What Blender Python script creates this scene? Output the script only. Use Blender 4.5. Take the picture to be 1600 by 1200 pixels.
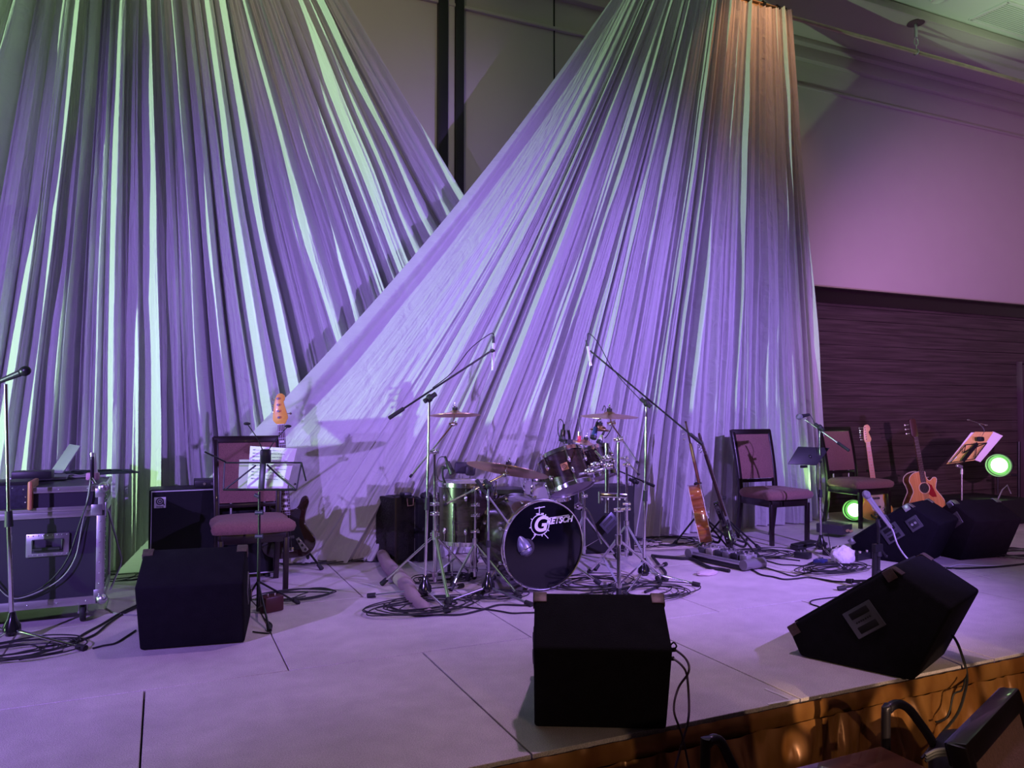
import bpy, math, random
from mathutils import Vector, Matrix, Euler, noise
random.seed(7)
for o in list(bpy.data.objects): bpy.data.objects.remove(o, do_unlink=True)
scene = bpy.context.scene
C = scene.collection
PI = math.pi

# ---------------------------------------------------------------- camera
ANG = math.radians(24.5); PITCH = math.radians(1.91); EYE = Vector((0, 0, 1.19)); FPX = 1200.0
cd = bpy.data.cameras.new('camera'); cam = bpy.data.objects.new('camera', cd); C.objects.link(cam)
cd.sensor_width = 36; cd.lens = 36 * FPX / 1600; cd.clip_start = 0.05
cam.location = EYE; cam.rotation_euler = (PI / 2 + PITCH, 0, -ANG)
scene.camera = cam
CAMROT = Euler((PI / 2 + PITCH, 0, -ANG)).to_matrix()

# ---------------------------------------------------------------- view and world
vs = scene.view_settings
vs.view_transform = 'Standard'; vs.look = 'None'; vs.gamma = 1; vs.use_curve_mapping = False; vs.exposure = 0.0
w = bpy.data.worlds.new('hall_air'); scene.world = w; w.use_nodes = True
bg = w.node_tree.nodes['Background']; bg.inputs[0].default_value = (0.86, 0.62, 0.60, 1); bg.inputs[1].default_value = 0.035

# ---------------------------------------------------------------- pixel -> place helpers (1600 x 1200 frame)
def rayd(px, py):
    return CAMROT @ Vector(((px - 800) / FPX, -(py - 600) / FPX, -1))
def at(px, py, h=0.0):
    d = rayd(px, py); return EYE + d * ((h - EYE.z) / d.z)
def onv(px, py, v):
    d = rayd(px, py); return EYE + d * (v / d.y)
def dep(px, py, Z):
    return EYE + rayd(px, py) * Z
def zof(p):
    return -(CAMROT.transposed() @ (Vector(p) - EYE)).z

# ---------------------------------------------------------------- lamps of the hall, plus spots added for their light
def lamp(name, kind, loc, energy, color, aim=None, size=0.1, angle=60, blend=0.3):
    ld = bpy.data.lights.new(name, kind); o = bpy.data.objects.new(name, ld); C.objects.link(o)
    o.location = loc; ld.energy = energy; ld.color = color
    if kind == 'SPOT': ld.spot_size = math.radians(angle); ld.spot_blend = blend; ld.shadow_soft_size = size
    elif kind == 'AREA': ld.size = size
    else: ld.shadow_soft_size = size
    if aim is not None:
        o.rotation_euler = (Vector(aim) - Vector(loc)).to_track_quat('-Z', 'Y').to_euler()
    return o
PURPLE = (0.40, 0.235, 1.0); PINK = (0.80, 0.42, 1.0); GREEN = (0.50, 1.0, 0.30)
lamp('front_wash_from_left', 'SPOT', (-2.8, 1.2, 2.2), 860, PURPLE, (0.0, 6, 0.5), 0.03, 76, 0.9)
lamp('front_wash_from_right', 'SPOT', (4.6, 0.9, 2.4), 1300, PURPLE, (3.4, 6, 0.8), 0.03, 80, 0.9)
lamp('added_floor_wash', 'SPOT', (2.2, 2.7, 5.2), 270, (0.86, 0.50, 0.98), (2.3, 3.2, 0), 0.08, 78, 0.9)  # unseen spot added to brighten the stage floor
lamp('added_wall_wash', 'SPOT', (2.5, 0.2, 1.4), 1700, (0.85, 0.36, 0.85), (10.2, 6.6, 1.9), 0.04, 44, 0.9)  # unseen spot added to light the right wall
lamp('added_wall_violet', 'SPOT', (5.6, 2.4, 1.0), 420, (0.52, 0.24, 1.0), (8.6, 6.6, 2.6), 0.05, 62, 1.0)  # second added spot, brings violet to the wall above the wainscot
lamp('side_purple_from_left', 'SPOT', (-5.3, 4.2, 1.0), 900, PURPLE, (9.0, 6.5, 2.4), 0.05, 30, 0.9)
lamp('side_green_from_left', 'SPOT', (-7.2, 4.0, 0.45), 2900, (0.56, 1.0, 0.50), (0.2, 6.2, 2.95), 0.04, 49, 0.35)
lamp('par_green_by_chair', 'SPOT', dep(1322, 792, 7.95), 70, GREEN, (5.2, 6.1, 2.6), 0.05, 90, 0.6)
lamp('par_green_on_case', 'SPOT', dep(1548, 727, 8.05), 40, GREEN, (5.0, 6.0, 2.2), 0.06, 50, 0.6)
lamp('added_ceiling_tint', 'SPOT', (8.6, 4.4, 4.2), 40, (0.72, 1.0, 0.60), (8.5, 4.6, 5.5), 0.2, 100, 0.5)  # added out of view to tint the main ceiling green
lamp('warm_curtain_lamp', 'SPOT', (5.0, 4.9, 5.3), 34, (1.0, 0.45, 0.20), (5.2, 5.7, 4.5), 0.05, 85, 0.7)
lamp('added_cream_wall_fill', 'SPOT', (-1.0, 2.0, 5.0), 150, (1.0, 0.80, 0.55), (1.4, 6.6, 4.2), 0.2, 36, 0.9)  # added fill that lifts the cream wall between the drapes
WARM = (1.0, 0.66, 0.42)
lamp('warm_hall_lamp', 'SPOT', (1.2, -3.6, 2.2), 170, WARM, (2.0, 2.4, -0.2), 0.05, 40, 0.6)
for px_, py_, an_, en_ in ((1266, 1108, 1.5, 1500), (1392, 1115, 2.2, 1300), (1480, 1085, 3.6, 1200), (1570, 1055, 3.0, 900), (1235, 1165, 0.8, 900)):
    lamp('added_skirt_beam', 'SPOT', (1.6, -4.2, 1.6), en_, WARM, onv(px_, py_, 2.39), 0.02, an_, 0.25)  # narrow beams added to draw warm light patches on the skirt

# ---------------------------------------------------------------- materials
MATS = {}
def mat(name, col, rough=0.6, metal=0.0, bump=0.0, bscale=200.0, var=0.0, vscale=8.0, coat=0.0, emit=None, estr=0.0, trans=0.0, sheen=0.0):
    if name in MATS: return MATS[name]
    m = bpy.data.materials.new(name); m.use_nodes = True; MATS[name] = m
    nt = m.node_tree; b = nt.nodes['Principled BSDF']
    b.inputs['Base Color'].default_value = (*col, 1); b.inputs['Roughness'].default_value = rough; b.inputs['Metallic'].default_value = metal
    b.inputs['Coat Weight'].default_value = coat; b.inputs['Sheen Weight'].default_value = sheen
    b.inputs['Transmission Weight'].default_value = trans
    if emit: b.inputs['Emission Color'].default_value = (*emit, 1); b.inputs['Emission Strength'].default_value = estr
    tc = nt.nodes.new('ShaderNodeTexCoord')
    if var:
        n = nt.nodes.new('ShaderNodeTexNoise'); n.inputs['Scale'].default_value = vscale; n.inputs['Detail'].default_value = 6
        nt.links.new(tc.outputs['Object'], n.inputs['Vector'])
        r = nt.nodes.new('ShaderNodeMix'); r.data_type = 'RGBA'
        r.inputs[6].default_value = (*[c * (1 - var) for c in col], 1); r.inputs[7].default_value = (*[min(1, c * (1 + var)) for c in col], 1)
        nt.links.new(n.outputs['Fac'], r.inputs[0]); nt.links.new(r.outputs[2], b.inputs['Base Color'])
    if bump:
        n = nt.nodes.new('ShaderNodeTexNoise'); n.inputs['Scale'].default_value = bscale; n.inputs['Detail'].default_value = 4
        nt.links.new(tc.outputs['Object'], n.inputs['Vector'])
        bp = nt.nodes.new('ShaderNodeBump'); bp.inputs['Strength'].default_value = bump; bp.inputs['Distance'].default_value = 0.01
        nt.links.new(n.outputs['Fac'], bp.inputs['Height']); nt.links.new(bp.outputs['Normal'], b.inputs['Normal'])
    return m
def wood(name, c1, c2, rough=0.3, scale=(2, 40, 2), coat=0.0, detail=5, freq=3.0):
    if name in MATS: return MATS[name]
    m = mat(name, c1, rough, coat=coat); nt = m.node_tree; b = nt.nodes['Principled BSDF']
    tc = nt.nodes.new('ShaderNodeTexCoord'); mp = nt.nodes.new('ShaderNodeMapping'); mp.inputs['Scale'].default_value = scale
    n = nt.nodes.new('ShaderNodeTexNoise'); n.inputs['Scale'].default_value = freq; n.inputs['Detail'].default_value = detail
    cr = nt.nodes.new('ShaderNodeValToRGB'); cr.color_ramp.elements[0].position = 0.35; cr.color_ramp.elements[1].position = 0.68
    cr.color_ramp.elements[0].color = (*c1, 1); cr.color_ramp.elements[1].color = (*c2, 1)
    nt.links.new(tc.outputs['Object'], mp.inputs['Vector']); nt.links.new(mp.outputs[0], n.inputs['Vector'])
    nt.links.new(n.outputs['Fac'], cr.inputs[0]); nt.links.new(cr.outputs[0], b.inputs['Base Color'])
    return m
chrome = mat('chrome', (0.82, 0.82, 0.85), 0.14, 1.0)
satin = mat('brushed_aluminium', (0.62, 0.62, 0.66), 0.34, 1.0, bump=0.05, bscale=90)
blackm = mat('black_metal', (0.018, 0.018, 0.02), 0.35, 0.3)
rubber = mat('black_rubber', (0.015, 0.015, 0.017), 0.62)
plastic = mat('black_plastic', (0.02, 0.02, 0.023), 0.42)
carpetbox = mat('black_speaker_carpet', (0.0105, 0.0095, 0.014), 0.95, bump=0.5, bscale=260, var=0.35, vscale=18)
tolex = mat('black_tolex', (0.016, 0.016, 0.018), 0.5, bump=0.4, bscale=350)
grille = mat('black_grille', (0.012, 0.012, 0.016), 0.55, bump=0.6, bscale=500)
upholst = mat('plum_upholstery', (0.25, 0.125, 0.112), 0.92, bump=0.6, bscale=260, var=0.45, vscale=130, sheen=0.15)
darkwood = mat('dark_stained_chair_wood', (0.014, 0.008, 0.009), 0.32, coat=0.2)
paper = mat('white_paper', (0.80, 0.78, 0.80), 0.75)
folder = mat('manila_folder', (0.72, 0.47, 0.16), 0.6)
brass = mat('cymbal_bronze', (0.72, 0.46, 0.24), 0.28, 1.0, bump=0.15, bscale=60)
white_p = mat('white_plastic', (0.75, 0.72, 0.72), 0.45)
cream_p = mat('cream_plastic', (0.72, 0.66, 0.52), 0.4)
ink = mat('black_print', (0.03, 0.03, 0.035), 0.7)
whiteprint = mat('white_print', (0.85, 0.85, 0.9), 0.6)

for m_, q_ in ((carpetbox, .12), (upholst, .2), (tolex, .3), (grille, .25)): m_.node_tree.nodes['Principled BSDF'].inputs['Specular IOR Level'].default_value = q_
# ---------------------------------------------------------------- mesh builder
def catmull(pts, n=6, closed=False):
    P = [Vector(p) for p in pts]; out = []; L = len(P)
    if L < 3: return P
    rng = range(L) if closed else range(L - 1)
    for i in rng:
        if closed: a, b, c, d = P[(i - 1) % L], P[i], P[(i + 1) % L], P[(i + 2) % L]
        else: a, b, c, d = P[max(i - 1, 0)], P[i], P[i + 1], P[min(i + 2, L - 1)]
        for k in range(n):
            t = k / n; t2 = t * t; t3 = t2 * t
            out.append(0.5 * ((2 * b) + (c - a) * t + (2 * a - 5 * b + 4 * c - d) * t2 + (3 * b - a - 3 * c + d) * t3))
    if not closed: out.append(P[-1])
    return out
def frame_of(axis):
    z = Vector(axis).normalized(); x = z.orthogonal().normalized(); y = z.cross(x)
    return Matrix((x, y, z)).transposed()
class MB:
    def __init__(s): s.v = []; s.f = []
    def add(s, vs, fs):
        k = len(s.v); s.v += [Vector(p) for p in vs]; s.f += [tuple(i + k for i in f) for f in fs]; return s
    def box(s, c, size, R=None):
        c = Vector(c); hx, hy, hz = [q / 2 for q in size]; R = R or Matrix.Identity(3)
        vs = [c + R @ Vector((x * hx, y * hy, z * hz)) for x in (-1, 1) for y in (-1, 1) for z in (-1, 1)]
        return s.add(vs, [(0, 1, 3, 2), (4, 6, 7, 5), (0, 4, 5, 1), (2, 3, 7, 6), (0, 2, 6, 4), (1, 5, 7, 3)])
    def beam(s, p0, p1, w, h, up=(0, 0, 1)):
        p0 = Vector(p0); p1 = Vector(p1); y = (p1 - p0).normalized(); x = y.cross(Vector(up))
        if x.length < 1e-4: x = Vector((1, 0, 0))
        x.normalize(); z = x.cross(y); return s.box((p0 + p1) / 2, (w, (p1 - p0).length, h), Matrix((x, y, z)).transposed())
    def cyl(s, p0, p1, r0, r1=None, seg=14):
        r1 = r0 if r1 is None else r1; p0 = Vector(p0); p1 = Vector(p1); M = frame_of(p1 - p0)
        vs = []
        for p, r in ((p0, r0), (p1, r1)):
            for i in range(seg):
                a = 2 * PI * i / seg; vs.append(p + M @ Vector((r * math.cos(a), r * math.sin(a), 0)))
        fs = [(i, (i + 1) % seg, seg + (i + 1) % seg, seg + i) for i in range(seg)]
        fs += [tuple(range(seg - 1, -1, -1)), tuple(range(seg, 2 * seg))]
        return s.add(vs, fs)
    def tube(s, pts, r, seg=8, n=6, smooth=True, closed=False):
        P = catmull(pts, n, closed) if smooth else [Vector(p) for p in pts]
        L = len(P)
        T = []
        for i in range(L):
            if closed: t = P[(i + 1) % L] - P[i - 1]
            else: t = P[min(i + 1, L - 1)] - P[max(i - 1, 0)]
            T.append(t.normalized() if t.length > 1e-9 else Vector((0, 0, 1)))
        x = T[0].orthogonal().normalized(); vs = []
        for i in range(L):
            x = x - T[i] * x.dot(T[i])
            x = x.normalized() if x.length > 1e-6 else T[i].orthogonal().normalized()
            y = T[i].cross(x); rr = r[i * len(r) // L] if isinstance(r, (list, tuple)) else r
            for k in range(seg):
                a = 2 * PI * k / seg; vs.append(P[i] + x * (rr * math.cos(a)) + y * (rr * math.sin(a)))
        fs = []
        for i in range(L if closed else L - 1):
            j = (i + 1) % L
            for k in range(seg): fs.append((i * seg + k, i * seg + (k + 1) % seg, j * seg + (k + 1) % seg, j * seg + k))
        if not closed: fs += [tuple(range(seg - 1, -1, -1)), tuple(range((L - 1) * seg, L * seg))]
        return s.add(vs, fs)
    def lathe(s, prof, org=(0, 0, 0), axis=(0, 0, 1), seg=28):
        M = frame_of(axis); org = Vector(org); vs = []; n = len(prof)
        for r, z in prof:
            for k in range(seg):
                a = 2 * PI * k / seg; vs.append(org + M @ Vector((r * math.cos(a), r * math.sin(a), z)))
        fs = [(i * seg + k, i * seg + (k + 1) % seg, (i + 1) * seg + (k + 1) % seg, (i + 1) * seg + k) for i in range(n - 1) for k in range(seg)]
        return s.add(vs, fs)
    def ring(s, org, axis, R, r, seg=40, sq=6):
        M = frame_of(axis); org = Vector(org)
        return s.tube([org + M @ Vector((R * math.cos(2 * PI * k / seg), R * math.sin(2 * PI * k / seg), 0)) for k in range(seg)], r, sq, smooth=False, closed=True)
    def ball(s, c, r, sc=(1, 1, 1), seg=14, rings=8, R=None):
        R = R or Matrix.Identity(3); vs = []; c = Vector(c)
        for i in range(rings + 1):
            th = PI * i / rings
            for k in range(seg):
                a = 2 * PI * k / seg
                vs.append(c + R @ Vector((r * sc[0] * math.sin(th) * math.cos(a), r * sc[1] * math.sin(th) * math.sin(a), r * sc[2] * math.cos(th))))
        fs = [(i * seg + k, (i + 1) * seg + k, (i + 1) * seg + (k + 1) % seg, i * seg + (k + 1) % seg) for i in range(rings) for k in range(seg)]
        return s.add(vs, fs)
    def prism(s, poly, f, a, b):
        """poly: 2D points; f(x, y, t) -> 3D; extruded from t=a to t=b"""
        n = len(poly); vs = [f(x, y, a) for x, y in poly] + [f(x, y, b) for x, y in poly]
        return s.add(vs, [tuple(range(n - 1, -1, -1)), tuple(range(n, 2 * n))] + [(i, (i + 1) % n, n + (i + 1) % n, n + i) for i in range(n)])
    def build(s, name, m, parent=None, bevel=0.0, seg=2, angle=38, world=False, flat=False):
        import bmesh
        me = bpy.data.meshes.new(name)
        vs = s.v
        if world and parent is not None:
            root = parent
            while root.parent: root = root.parent
            inv = ROOT[root.name].inverted(); vs = [inv @ p for p in vs]
        me.from_pydata([tuple(p) for p in vs], [], s.f)
        bm = bmesh.new(); bm.from_mesh(me); bmesh.ops.remove_doubles(bm, verts=bm.verts, dist=1e-6)
        bmesh.ops.recalc_face_normals(bm, faces=bm.faces)
        if bevel:
            ed = [e for e in bm.edges if len(e.link_faces) == 2 and e.calc_face_angle(0) > math.radians(30)]
            bmesh.ops.bevel(bm, geom=ed, offset=bevel, segments=seg, profile=0.5, affect='EDGES', clamp_overlap=True)
        bm.to_mesh(me); bm.free()
        me.materials.append(m)
        if not flat:
            me.polygons.foreach_set('use_smooth', [True] * len(me.polygons)); me.set_sharp_from_angle(angle=math.radians(angle))
        o = bpy.data.objects.new(name, me); C.objects.link(o)
        if parent is not None: o.parent = parent
        else: ROOT[o.name] = Matrix.Identity(4)
        return o
ROOT = {}
def tag(o, label, cat, group=None, kind=None):
    o['label'] = label; o['category'] = cat
    if group: o['group'] = group
    if kind: o['kind'] = kind
    return o
def thing(name, label, cat, loc, rot=(0, 0, 0), group=None):
    o = bpy.data.objects.new(name, None); C.objects.link(o); o.empty_display_size = 0.05
    R = rot if isinstance(rot, Matrix) else Euler(rot).to_matrix()
    o.location = loc; o.rotation_euler = R.to_euler()
    ROOT[o.name] = Matrix.LocRotScale(Vector(loc), R, None)
    return tag(o, label, cat, group)
def struct(o):
    o['kind'] = 'structure'; return o
def copy_tree(o, parent=None):
    c = o.copy(); C.objects.link(c); c.parent = parent
    for ch in list(o.children): copy_tree(ch, c)
    return c
def text_mesh(body, size, M, name, m, parent, extrude=0.0008, shear=0.0, world=True, bold=0.0):
    cu = bpy.data.curves.new('lettering', 'FONT'); cu.body = body; cu.size = size; cu.extrude = extrude; cu.shear = shear; cu.align_x = 'CENTER'; cu.align_y = 'CENTER'; cu.offset = bold
    t = bpy.data.objects.new('lettering', cu); C.objects.link(t)
    dg = bpy.context.evaluated_depsgraph_get(); me = t.evaluated_get(dg).to_mesh()
    mb = MB(); mb.add([M @ v.co for v in me.vertices], [tuple(p.vertices) for p in me.polygons])
    t.evaluated_get(dg).to_mesh_clear(); bpy.data.objects.remove(t); bpy.data.curves.remove(cu)
    return mb.build(name, m, parent, world=world, flat=True)

# ================================================================ THE SETTING
STAGE_F = 2.42; WALL = 6.6; LOW = -0.5; CEIL = 5.43
# carpet-covered stage decks: one panel grid with real gaps
deckm = mat('stage_carpet', (0.60, 0.53, 0.55), 0.95, bump=0.35, bscale=300, var=0.13, vscale=2.6)
def add_fine(m, scale, amt):
    nt = m.node_tree; b = nt.nodes['Principled BSDF']; src = b.inputs['Base Color'].links[0].from_socket
    tc = nt.nodes.new('ShaderNodeTexCoord'); n = nt.nodes.new('ShaderNodeTexNoise'); n.inputs['Scale'].default_value = scale; n.inputs['Detail'].default_value = 3
    nt.links.new(tc.outputs['Object'], n.inputs['Vector'])
    mr = nt.nodes.new('ShaderNodeMapRange'); mr.inputs[1].default_value = 0.3; mr.inputs[2].default_value = 0.7; mr.inputs[3].default_value = 1 - amt; mr.inputs[4].default_value = 1 + amt
    nt.links.new(n.outputs['Fac'], mr.inputs[0])
    x = nt.nodes.new('ShaderNodeVectorMath'); x.operation = 'SCALE'; nt.links.new(src, x.inputs[0]); nt.links.new(mr.outputs[0], x.inputs['Scale'])
    nt.links.new(x.outputs[0], b.inputs['Base Color'])
add_fine(deckm, 240, 0.28)
add_fine(deckm, 1.3, 0.10)
add_fine(deckm, 11, 0.06)
mb = MB(); rows = [STAGE_F, 3.65, 4.87, WALL]
for i in range(3):
    off = -0.05 if i % 2 == 0 else 0.545
    for k in range(-5, 9):
        x0 = off + 1.23 * k; g = 0.0035
        mb.box((x0 + 0.615, (rows[i] + rows[i + 1]) / 2, -0.02), (1.23 - 2 * g, rows[i + 1] - rows[i] - 2 * g, 0.04))
struct(mb.build('floor_stage_deck', deckm, bevel=0.002, seg=1))
mb = MB(); mb.box((2.5, (STAGE_F + WALL) / 2 + 0.02, (LOW - 0.045) / 2), (17, WALL - STAGE_F, -LOW - 0.045))
struct(mb.build('floor_stage_base', mat('deck_underlay', (0.05, 0.04, 0.04), 0.9)))
mb = MB(); mb.box((2.5, 0, LOW - 0.05), (18, 14, 0.1))
struct(mb.build('floor', mat('hall_carpet', (0.10, 0.055, 0.045), 0.95, bump=0.3, var=0.4, vscale=14)))

# back wall: cream upper panels, wooden wainscot with a dark rail
cream = mat('cream_wallpaper', (0.60, 0.54, 0.50), 0.9, bump=0.06, bscale=130, var=0.04, vscale=3)
WH = 2.60
mb = MB(); mb.box((2.5, WALL + 0.1, (CEIL + WH) / 2), (18, 0.2, CEIL - WH)); struct(mb.build('wall_back', cream))
plank = wood('violet_brown_wainscot_wood', (0.050, 0.034, 0.034), (0.100, 0.072, 0.070), 0.45, (0.55, 3, 16), coat=0.15, detail=7, freq=3.2)
mb = MB()
zz = -0.3
while zz < WH - 0.19:
    mb.box((2.5, WALL + 0.085, zz + 0.0745), (18, 0.17, 0.147)); zz += 0.15
struct(mb.build('wall_back_wainscot', plank, bevel=0.0015, seg=1))
mb = MB(); mb.box((2.5, WALL + 0.04, WH - 0.085), (18, 0.2, 0.17)); mb.box((2.5, WALL + 0.03, WH - 0.008), (18, 0.26, 0.018))
struct(mb.build('trim_1', mat('dark_wood_rail', (0.018, 0.008, 0.012), 0.35, coat=0.2), bevel=0.004))
mb = MB(); mb.box((2.5, WALL - 0.01, CEIL - 0.5), (18, 0.05, 0.03)); mb.box((2.5, WALL - 0.03, CEIL - 0.10), (18, 0.09, 0.20)); mb.box((2.5, WALL - 0.07, CEIL - 0.03), (18, 0.16, 0.06))
struct(mb.build('trim_2', cream, bevel=0.006))
# black channels between the sliding wall panels
def wx(px, v=WALL): return onv(px, 300, v).x
darkch = mat('black_panel_channel', (0.012, 0.011, 0.012), 0.5)
for i, (a, b) in enumerate(((682, 697), (709, 722))):
    mb = MB(); x0, x1 = wx(a), wx(b); mb.box(((x0 + x1) / 2, WALL - 0.02, (CEIL + WH) / 2), (x1 - x0, 0.06, CEIL - WH)); struct(mb.build('trim_%d' % (3 + i), darkch, bevel=0.004))
mb = MB(); x0, x1 = wx(698), wx(708.5); mb.box(((x0 + x1) / 2, WALL - 0.012, (CEIL + WH) / 2), (x1 - x0, 0.03, CEIL - WH)); struct(mb.build('trim_5', cream, bevel=0.004))
mb = MB(); x0 = wx(866); mb.box((x0, WALL - 0.003, (CEIL + WH) / 2), (0.012, 0.012, CEIL - WH)); struct(mb.build('trim_6', darkch))
# dark doorway at the far right
dx0 = onv(1590, 640, WALL).x; dh = onv(1590, 568, WALL).z
mb = MB(); mb.box((dx0 + 0.5, WALL - 0.02, dh / 2), (0.92, 0.05, dh)); dr = struct(mb.build('door_1', mat('dark_door_panel', (0.012, 0.006, 0.012), 0.4)))
mb = MB(); mb.box((dx0 + 0.02, WALL - 0.03, dh / 2), (0.05, 0.09, dh)); mb.box((dx0 + 0.5, WALL - 0.03, dh), (1.0, 0.09, 0.05)); struct(mb.build('door_1_frame', mat('door_frame_wood', (0.07, 0.04, 0.055), 0.4), bevel=0.003))
# ceilings
ceilm = mat('white_ceiling_board', (0.72, 0.74, 0.70), 0.9, bump=0.05, bscale=60)
LIP = 5.62
mb = MB(); mb.box((2.5, (LIP + WALL + 0.2) / 2, CEIL + 0.06), (18, WALL + 0.2 - LIP, 0.12)); struct(mb.build('ceiling_soffit', cream))
mb = MB(); mb.box((2.5, LIP / 2 - 3.5, CEIL + 0.13), (18, LIP + 7 + 0.02, 0.06)); struct(mb.build('ceiling', ceilm))
mb = MB(); mb.box((2.5, LIP - 0.01, CEIL + 0.035), (18, 0.03, 0.09)); struct(mb.build('trim_7', cream, bevel=0.008))
# side and rear walls of the hall (out of the picture, they hold the light in)
hallw = mat('hall_side_wall', (0.20, 0.15, 0.14), 0.9)
for nm, c, s_ in (('wall_left', (-8.6, 0, 2.4), (0.1, 14, 6)), ('wall_right', (11.5, 0, 2.4), (0.1, 14, 6))):
    mb = MB(); mb.box(c, s_); struct(mb.build(nm, hallw))
# air vent in the main ceiling
vc = [at(px, py, CEIL + 0.1) for px, py in ((1508, 34), (1581, 2), (1640, 16), (1560, 50))]
vx0 = min(p.x for p in vc); vx1 = vx0 + 1.2; vy0 = min(p.y for p in vc); vy1 = max(p.y for p in vc)
t = thing('ceiling_vent', 'grey slatted air vent in the green-lit ceiling', 'vent', ((vx0 + vx1) / 2, (vy0 + vy1) / 2, CEIL + 0.1))
VW, VD = (vx1 - vx0), 0.42
mb = MB()
for sx, sy, a, b in ((0, 1, VW, 0.03), (0, -1, VW, 0.03), (1, 0, 0.03, VD), (-1, 0, 0.03, VD)):
    mb.box((sx * VW / 2, sy * VD / 2, -0.006), (a + 0.02, b + 0.0, 0.02))
mb.build('frame', white_p, t, bevel=0.002)
mb = MB(); mb.box((0, 0, 0.012), (VW, VD, 0.01)); mb.build('backing', mat('vent_dark', (0.10, 0.11, 0.10), 0.8), t)
mb = MB()
for k in range(14): mb.box((0, -VD / 2 + 0.03 + k * (VD - 0.06) / 13, 0), (VW - 0.03, 0.016, 0.004), Euler((0.5, 0, 0)).to_matrix())
mb.build('slats', mat('vent_slat', (0.42, 0.44, 0.40), 0.6), t)
# small round ceiling fitting by the top edge
p = at(1462, 0, CEIL + 0.1); p.y -= 0.03
t = MB().lathe([(0.0, 0.0), (0.05, -0.004), (0.07, -0.02), (0.075, 0.0)], p, (0, 0, 1)).build('smoke_detector', white_p)
tag(t, 'small round white fitting on the ceiling at the top edge', 'smoke detector')

# ================================================================ CURTAIN RAIL
RV, RH = 5.70, 5.10
def rail_x(px):
    d = rayd(px, 100); return d.x / d.y * RV
t = thing('curtain_rail', 'long pale pipe hanging below the ceiling soffit, right end bare', 'rail', (2.5, RV, RH))
railm = mat('cream_painted_pipe', (0.62, 0.50, 0.36), 0.42, 0.2, var=0.3, vscale=10)
MB().cyl((-7, RV, RH), (9.5, RV, RH), 0.021).build('pipe', railm, t, world=True)
mb = MB(); e = rail_x(1237)
for zz in (0.035,): mb.box((e - 1.6, RV, RH + 0.05), (3.2, 0.05, 0.012)); mb.box((e - 1.6, RV, RH + 0.018), (3.2, 0.035, 0.012))
for k in range(9): mb.box((e - 0.02 - k * 0.4, RV, RH + 0.034), (0.014, 0.04, 0.03))
mb.build('batten', mat('pine_batten', (0.60, 0.40, 0.22), 0.5), t, world=True, bevel=0.002)
for px in (1432, 1150, 700, 300):
    x = rail_x(px)
    h = MB().lathe([(0.0, 0), (0.085, 0), (0.09, -0.012), (0.05, -0.022), (0, -0.022)], (x, RV, CEIL - 0.0), seg=24).build('hanger', mat('dark_flange', (0.10, 0.05, 0.07), 0.5), t, world=True)
    MB().cyl((x, RV, CEIL - 0.02), (x, RV, CEIL - 0.17), 0.017).build('rod', satin, h, world=True)
    mb = MB(); mb.tube([(x, RV, CEIL - 0.16), (x + 0.028, RV, CEIL - 0.20), (x + 0.018, RV, CEIL - 0.25), (x - 0.018, RV, CEIL - 0.25), (x - 0.028, RV, CEIL - 0.20)], 0.006, closed=True)
    mb.ring((x, RV, RH), (1, 0, 0), 0.03, 0.007); mb.cyl((x, RV, CEIL - 0.245), (x, RV, RH + 0.03), 0.006)
    mb.build('shackle', satin, h, world=True)
for i, px in enumerate((1168, 1192, 1214, 1224)):
    x = rail_x(px); mb = MB(); mb.tube([(x, RV - 0.03, RH - 0.01), (x, RV - 0.035, RH + 0.03), (x, RV - 0.01, RH + 0.075), (x, RV + 0.03, RH + 0.05), (x, RV + 0.03, RH)], 0.009)
    mb.box((x, RV - 0.035, RH + 0.03), (0.03, 0.012, 0.05)); mb.build('clamp', blackm, t, world=True)

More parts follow.
